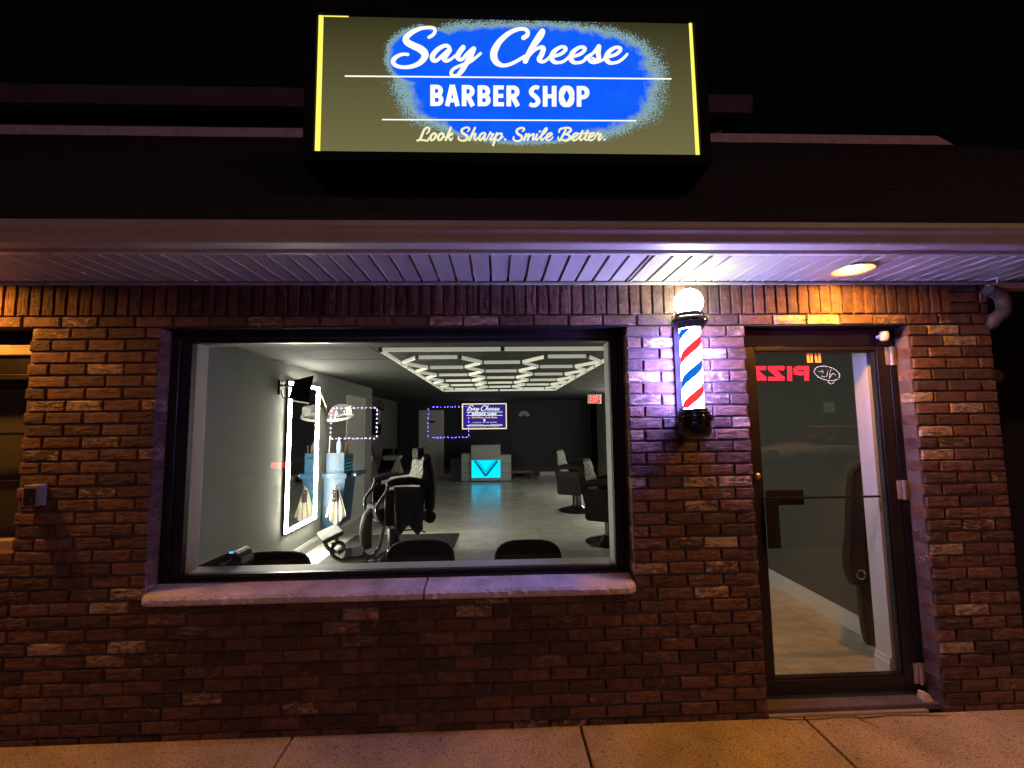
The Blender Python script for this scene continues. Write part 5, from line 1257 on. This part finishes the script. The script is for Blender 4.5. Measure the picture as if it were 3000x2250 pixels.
# dark wedge speaker with a blue lamp on the inner sill corner
sp0 = [atY(575, 1658, .33), atY(708, 1656, .33)]
t = thing('wedge_speaker', 'dark wedge shaped speaker with a small blue light at the window corner', 'speaker', ((sp0[0].x+sp0[1].x)/2, .33, .70))
mp2 = lambda x, y: (atY(450+x/4.424, 1600+y/4.424, .31))
out = [(555, 330), (560, 262), (700, 205), (860, 135), (985, 82), (1030, 75), (1090, 110), (1130, 165), (1143, 240), (1143, 330)]
b = MB(); b.prism([(mp2(*q).x, mp2(*q).z) for q in out], .31, .46, 'y'); b.build('speaker_body', M['black'], t, bevel=.008)
a = mp2(1010, 77); b = MB(); b.box(a.x-.012, a.x+.012, .3085, .3095, a.z-.008, a.z+.004); b.build('status_light', M['bluedot'], t)
b = MB()
for s_ in ([(900, 215, 8), (870, 225, 8), (880, 245, 8), (900, 235, 8)], [(905, 220, 8), (915, 240, 8), (925, 215, 8), (910, 258, 8)], [(930, 225, 7), (945, 212, 7)], [(950, 215, 7), (965, 200, 7)], [(965, 195, 7), (985, 185, 7)], [(985, 190, 7), (1000, 160, 7), (1020, 170, 7)]):
    b.ribbon(s_, lambda x, y: mp2(x, y)+Vector((0, -.0012, 0)), 3)
b.build('lettering', M['label'], t, normals=False)
tag(MB().box(-1.95, -1.50, .30, .50, FZ, .70).build('side_stand', M['black'], bevel=.01), 'dark stand under the wedge speaker below the window corner', 'stand')

# ------------------------------------------------------------------ coat in the doorway
cyy = .39
def cm(x, y, Y=cyy): return atY(2180+x/4.148, 1350+y/4.148, Y)
t = thing('hanging_coat', 'long black coat with a metal ring hanging just inside the glass door', 'coat', (cm(1390, 100).x, cyy, 1.2))
def sheet(b, left, right, n=9, amp=.02, Y=cyy, thick=.05):
    V = []
    for (lx, ly), (rx, ry) in zip(left, right):
        row = []
        for i in range(n+1):
            u = i/n; p = cm(lx+(rx-lx)*u, ly+(ry-ly)*u, Y)
            row.append(b.bm.verts.new((p.x, p.y-thick*math.sin(math.pi*u)-amp*math.sin(u*17), p.z)))
        V.append(row)
    for j in range(len(V)-1):
        for i in range(n): b.bm.faces.new([V[j][i], V[j][i+1], V[j+1][i+1], V[j+1][i]])
b = MB(); sheet(b, [(1390, 22), (1330, 65), (1255, 150), (1232, 330), (1225, 600), (1215, 930), (1188, 1120), (1200, 1300), (1245, 1420), (1285, 1495)], [(1430, 30), (1450, 80), (1475, 150), (1490, 330), (1510, 600), (1545, 930), (1570, 1120), (1585, 1300), (1595, 1420), (1600, 1480)])
o = b.build('coat_body', M['coat'], t, smooth=True); o.modifiers.new('thick', 'SOLIDIFY').thickness = .02
p = cm(1420, 1382, cyy-.07); b = MB(); ring_ = [(p.x+.028*math.cos(2*math.pi*k/24), p.y, p.z+.028*math.sin(2*math.pi*k/24)) for k in range(25)]; b.tube(ring_, .005, 8, caps=False); b.build('metal_ring', M['chrome'], t, smooth=True)
b = MB()
V = []
left = [(1360, 1490), (1372, 1660), (1392, 1900), (1420, 2080), (1450, 2190), (1480, 2230)]; right = [(1590, 1480), (1600, 1660), (1612, 1900), (1620, 2080), (1624, 2190), (1626, 2240)]
sheet(b, left, right, 8, .006, cyy+.03, .03)
o = b.build('hanging_trousers', M['trouser'], smooth=True); o.modifiers.new('thick', 'SOLIDIFY').thickness = .02
tag(o, 'dark brown trousers hanging below the black coat inside the door', 'trousers')

# ------------------------------------------------------------------ across the street (seen in the glass)
FYS = -14.35
t = thing('street_facade', 'dim shopfronts across the street, mirrored faintly in the door glass', 'building', (3, FYS, 0))
MB().box(-20, 26, FYS-6, FYS-.05, -.1, 6.5).build('facade_wall', M['darkwall'], t)
a, c = atY(2440, 1180, -FYS), atY(2462, 1200, -FYS)
for (x0, y0, x1, y1) in ((2428, 1178, 2462, 1208),):
    a, c = atY(x0, y0, -FYS), atY(x1, y1, -FYS)
    MB().box(a.x, c.x, FYS-.05+.001, FYS-.02, c.z, a.z).build('window', M['dimwin'], t)
GY = .1285                                           # the glass mirrors y -> 2*GY - y
def rf(px, py, Y=FYS): # point on the far facade that the glass shows at this pixel
    v = atY(px, py, 2*GY-Y); return Vector((v.x, Y, v.z))
t = thing('pizza_sign', 'red illuminated PIZZA lettering over the shop across the street', 'sign', rf(2290, 1095))
mpz = lambda x, y: rf(2180+x/5.53, 1000+y/5.53, FYS+.05)
b = MB(); PL = [('P', 1050, 790, 400, 636), ('I', 775, 690, 400, 640), ('Z', 650, 380, 400, 640), ('Z', 355, 90, 400, 636), ('A', 70, -190, 400, 634)]
for k, (ch, xr_, xl_, y0, y1) in enumerate(PL):
    # letters run right to left here because the street is seen mirrored
    mm = (lambda A_: (lambda x, y: mpz(A_-x, y)))(xr_)
    for q, (pts, sub) in enumerate(cap_letter(ch, 0, xr_-xl_, y0, y1, 80, 66)): b.ribbon(pts, mm, sub, True, off=-.004*(q+1)-.0005*k)
b.build('red_lettering', M['pizzared'], t, normals=False)
p0 = mpz(1080, 360); p1 = mpz(-220, 680); MB().box(min(p0.x, p1.x), max(p0.x, p1.x), FYS-.048, FYS+.03, p1.z, p0.z).build('sign_board', M['black'], t)
t = thing('neon_pizza_logo', 'oval white neon pizza emblem beside the red lettering', 'neon sign', rf(2422, 1095))
b = MB(); mn = lambda x, y, o_=.06: rf(2180+x/5.53, 1000+y/5.53, FYS+o_)
for rx, ry in ((205, 110),):
    b.tube([mn(1340+rx*math.cos(a_)-.12*ry*math.sin(a_)*0, 520+ry*math.sin(a_)+.18*rx*math.cos(a_)) for a_ in [2*math.pi*k/36 for k in range(37)]], .014, 6, caps=False)
b.tube([mn(1410+46*math.cos(a_), 648+40*math.sin(a_)) for a_ in [R(-15+210*k/12) for k in range(13)]], .014, 6)
for pl in ([(1205, 480), (1240, 500), (1275, 470), (1265, 530)], [(1240, 560), (1330, 570), (1350, 480)], [(1400, 450), (1380, 600), (1430, 520), (1480, 550)]):
    b.tube([mn(*q) for q in pl], .010, 6, sub=4)
b.build('neon_tube', M['neonwhite'], t, smooth=True)
def led_window(pa_, pb_, mat, label):
    A_, B_ = rf(*pa_), rf(*pb_)
    x0, x1 = min(A_.x, B_.x), max(A_.x, B_.x); z0, z1 = min(A_.z, B_.z), max(A_.z, B_.z)
    t = thing('led_window', label, 'window', ((x0+x1)/2, FYS, z0), 'shop windows outlined with lights across the street')
    MB().box(x0, x1, FYS-.049, FYS-.03, z0, z1).build('dark_pane', M['carglass'], t)
    b = MB(); th = .021
    n = 11; st = (x1-x0)/n
    for k in range(n):
        for z_ in (z0, z1): b.box(x0+k*st+.2*st, x0+k*st+.62*st, FYS-.028, FYS, z_-th, z_+th)
    n = 7; st = (z1-z0)/n
    for k in range(n):
        for x_ in (x0, x1): b.box(x_-th, x_+th, FYS-.028, FYS, z0+k*st+.25*st, z0+k*st+.70*st)
    b.build('led_dashes', mat, t)
led_window((970, 1196), (1103, 1284), M['ledviolet'], 'window outlined in violet white dashes of light across the street')
led_window((1255, 1193), (1373, 1281), M['ledblue'], 'window outlined in blue dashes of light across the street')
def sedan(label, loc, paint, tail, rz=0, group='cars parked across the street'):
    t = thing('parked_car', label, 'car', loc, group, rz)
    K = dict(local=True)
    def loft(secs, mat, name):
        b = MB(); rings = []
        for x_, pts in secs: rings.append([b.bm.verts.new((x_, yy, zz)) for yy, zz in pts])
        n = len(rings[0])
        for A, B_ in zip(rings, rings[1:]):
            for k in range(n): b.bm.faces.new([A[k], A[(k+1) % n], B_[(k+1) % n], B_[k]])
        b.bm.faces.new(rings[0]); b.bm.faces.new(rings[-1][::-1])
        o = b.build(name, mat, t, smooth=True, **K); o.modifiers.new('sub', 'SUBSURF').levels = 2; o.modifiers['sub'].render_levels = 2
        return o
    def sec(w, z0, z1): return [(-w*.92, z0), (w*.92, z0), (w, (z0+z1)*.5), (w*.9, z1), (-w*.9, z1), (-w, (z0+z1)*.5)]
    loft([(-2.35, sec(.70, .32, .62)), (-2.25, sec(.82, .26, .78)), (-1.3, sec(.91, .24, .93)), (-.5, sec(.92, .22, .98)), (1.2, sec(.92, .22, .98)), (2.1, sec(.84, .26, .98)), (2.38, sec(.74, .34, .86))], paint, 'body')
    def cab(w, z1, lo=.93): return [(-.86, lo), (.86, lo), (.80, lo+.12), (w, z1), (-w, z1), (-.80, lo+.12)]
    loft([(-1.15, cab(.74, .97)), (-.45, cab(.64, 1.36)), (.30, cab(.64, 1.45)), (.95, cab(.62, 1.38)), (1.75, cab(.70, 1.0))], M['carglass'], 'greenhouse')
    b = MB(); b.hexa([(-.30, -.58, 1.40), (.85, -.58, 1.40), (.85, .58, 1.40), (-.30, .58, 1.40), (-.2, -.55, 1.455), (.8, -.55, 1.455), (.8, .55, 1.455), (-.2, .55, 1.455)]); b.build('roof_panel', paint, t, bevel=.03, **K)
    for wx in (-1.45, 1.40):
        for wy in (-.84, .84):
            b = MB(); b.lathe([(.16, -.11), (.31, -.11), (.33, -.07), (.33, .07), (.31, .11), (.16, .11)], (wx, wy, .33), 28, 'y'); w_ = b.build('wheel', M['rubber'], t, smooth=True, **K)
            b = MB(); b.lathe([(.19, -.10), (.20, .10)], (wx, wy+.025*(1 if wy > 0 else -1), .33), 20, 'y')
            b.build('rim', M['steelhinge'], w_, **K)
    for wy in (-.62, .62):
        MB().box(1.98, 2.40, wy*1.18-.17, wy*1.18+.17, .68, .82).build('tail_light', tail if wy > 0 else M['red'], t, bevel=.01, **K)
        MB().box(-2.36, -2.22, wy-.16, wy+.16, .60, .70).build('headlight', M['chrome'], t, bevel=.01, **K)
        b = MB(); b.box(-.72, -.56, wy*1.55-.08, wy*1.55+.08, .97, 1.08); b.build('mirror', paint, t, bevel=.02, **K)
    return t
cr = atY(2420, 1300, 2*GY+12.0)
sedan('white sedan parked across the street, mirrored in the door glass', (cr.x, -11.9, .0), M['carpaint'], M['red'], 0)
cr2 = rf(822, 1375, -9.6)
sedan('dark sedan with lit red tail lamps across the street, mirrored in the window', (cr2.x-2.2, -10.4, -.15), M['cardark'], M['taillight'], 0)
# street lamps: real lamps on poles across the road
def street_lamp(x, y, h, col, power, label, arm=.9, down=False):
    t = thing('street_lamp', label, 'street lamp', (x, y, -.01), 'street lamps across the road')
    b = MB(); b.tube([(0, 0, 0), (0, 0, h-.3), (0, .15, h), (0, arm, h+.08)], [.08, .055, .05, .04], 10); b.build('post', M['black'], t, smooth=True, local=True)
    b = MB(); b.box(-.14, .14, arm-.05, arm+.5, h+.02, h+.12); b.build('lamp_head', M['black'], t, local=True, bevel=.02)
    b = MB(); b.box(-.11, .11, arm+.02, arm+.46, h+.012, h+.0195); b.build('lamp_lens', M['streetlamp'], t, local=True)
    l = bpy.data.lights.new('street_lamp_light', 'AREA'); l.shape = 'RECTANGLE'; l.size = .22; l.size_y = .44; l.energy = power; l.color = col
    lo = bpy.data.objects.new('lamp_light', l); COL.objects.link(lo); lo.parent = t; lo.location = (0, arm+.24, h+.008)
    d_ = Vector((0, 0, .5))-Vector((x, y+1.1, h)); d_.z = min(d_.z, -2)
    if down: d_ = Vector((0, .0001, -1))
    lo.rotation_euler = d_.to_track_quat('-Z', 'Y').to_euler()
    return t
street_lamp(-2.2, -12.2, 6.2, (1, .55, .80), 90, 'street lamp with a rosy light across the road at the left')
street_lamp(8.4, -13.4, 6.2, (1, .58, .24), 380, 'street lamp with an amber light on a long arm over the road', 3.4, True)
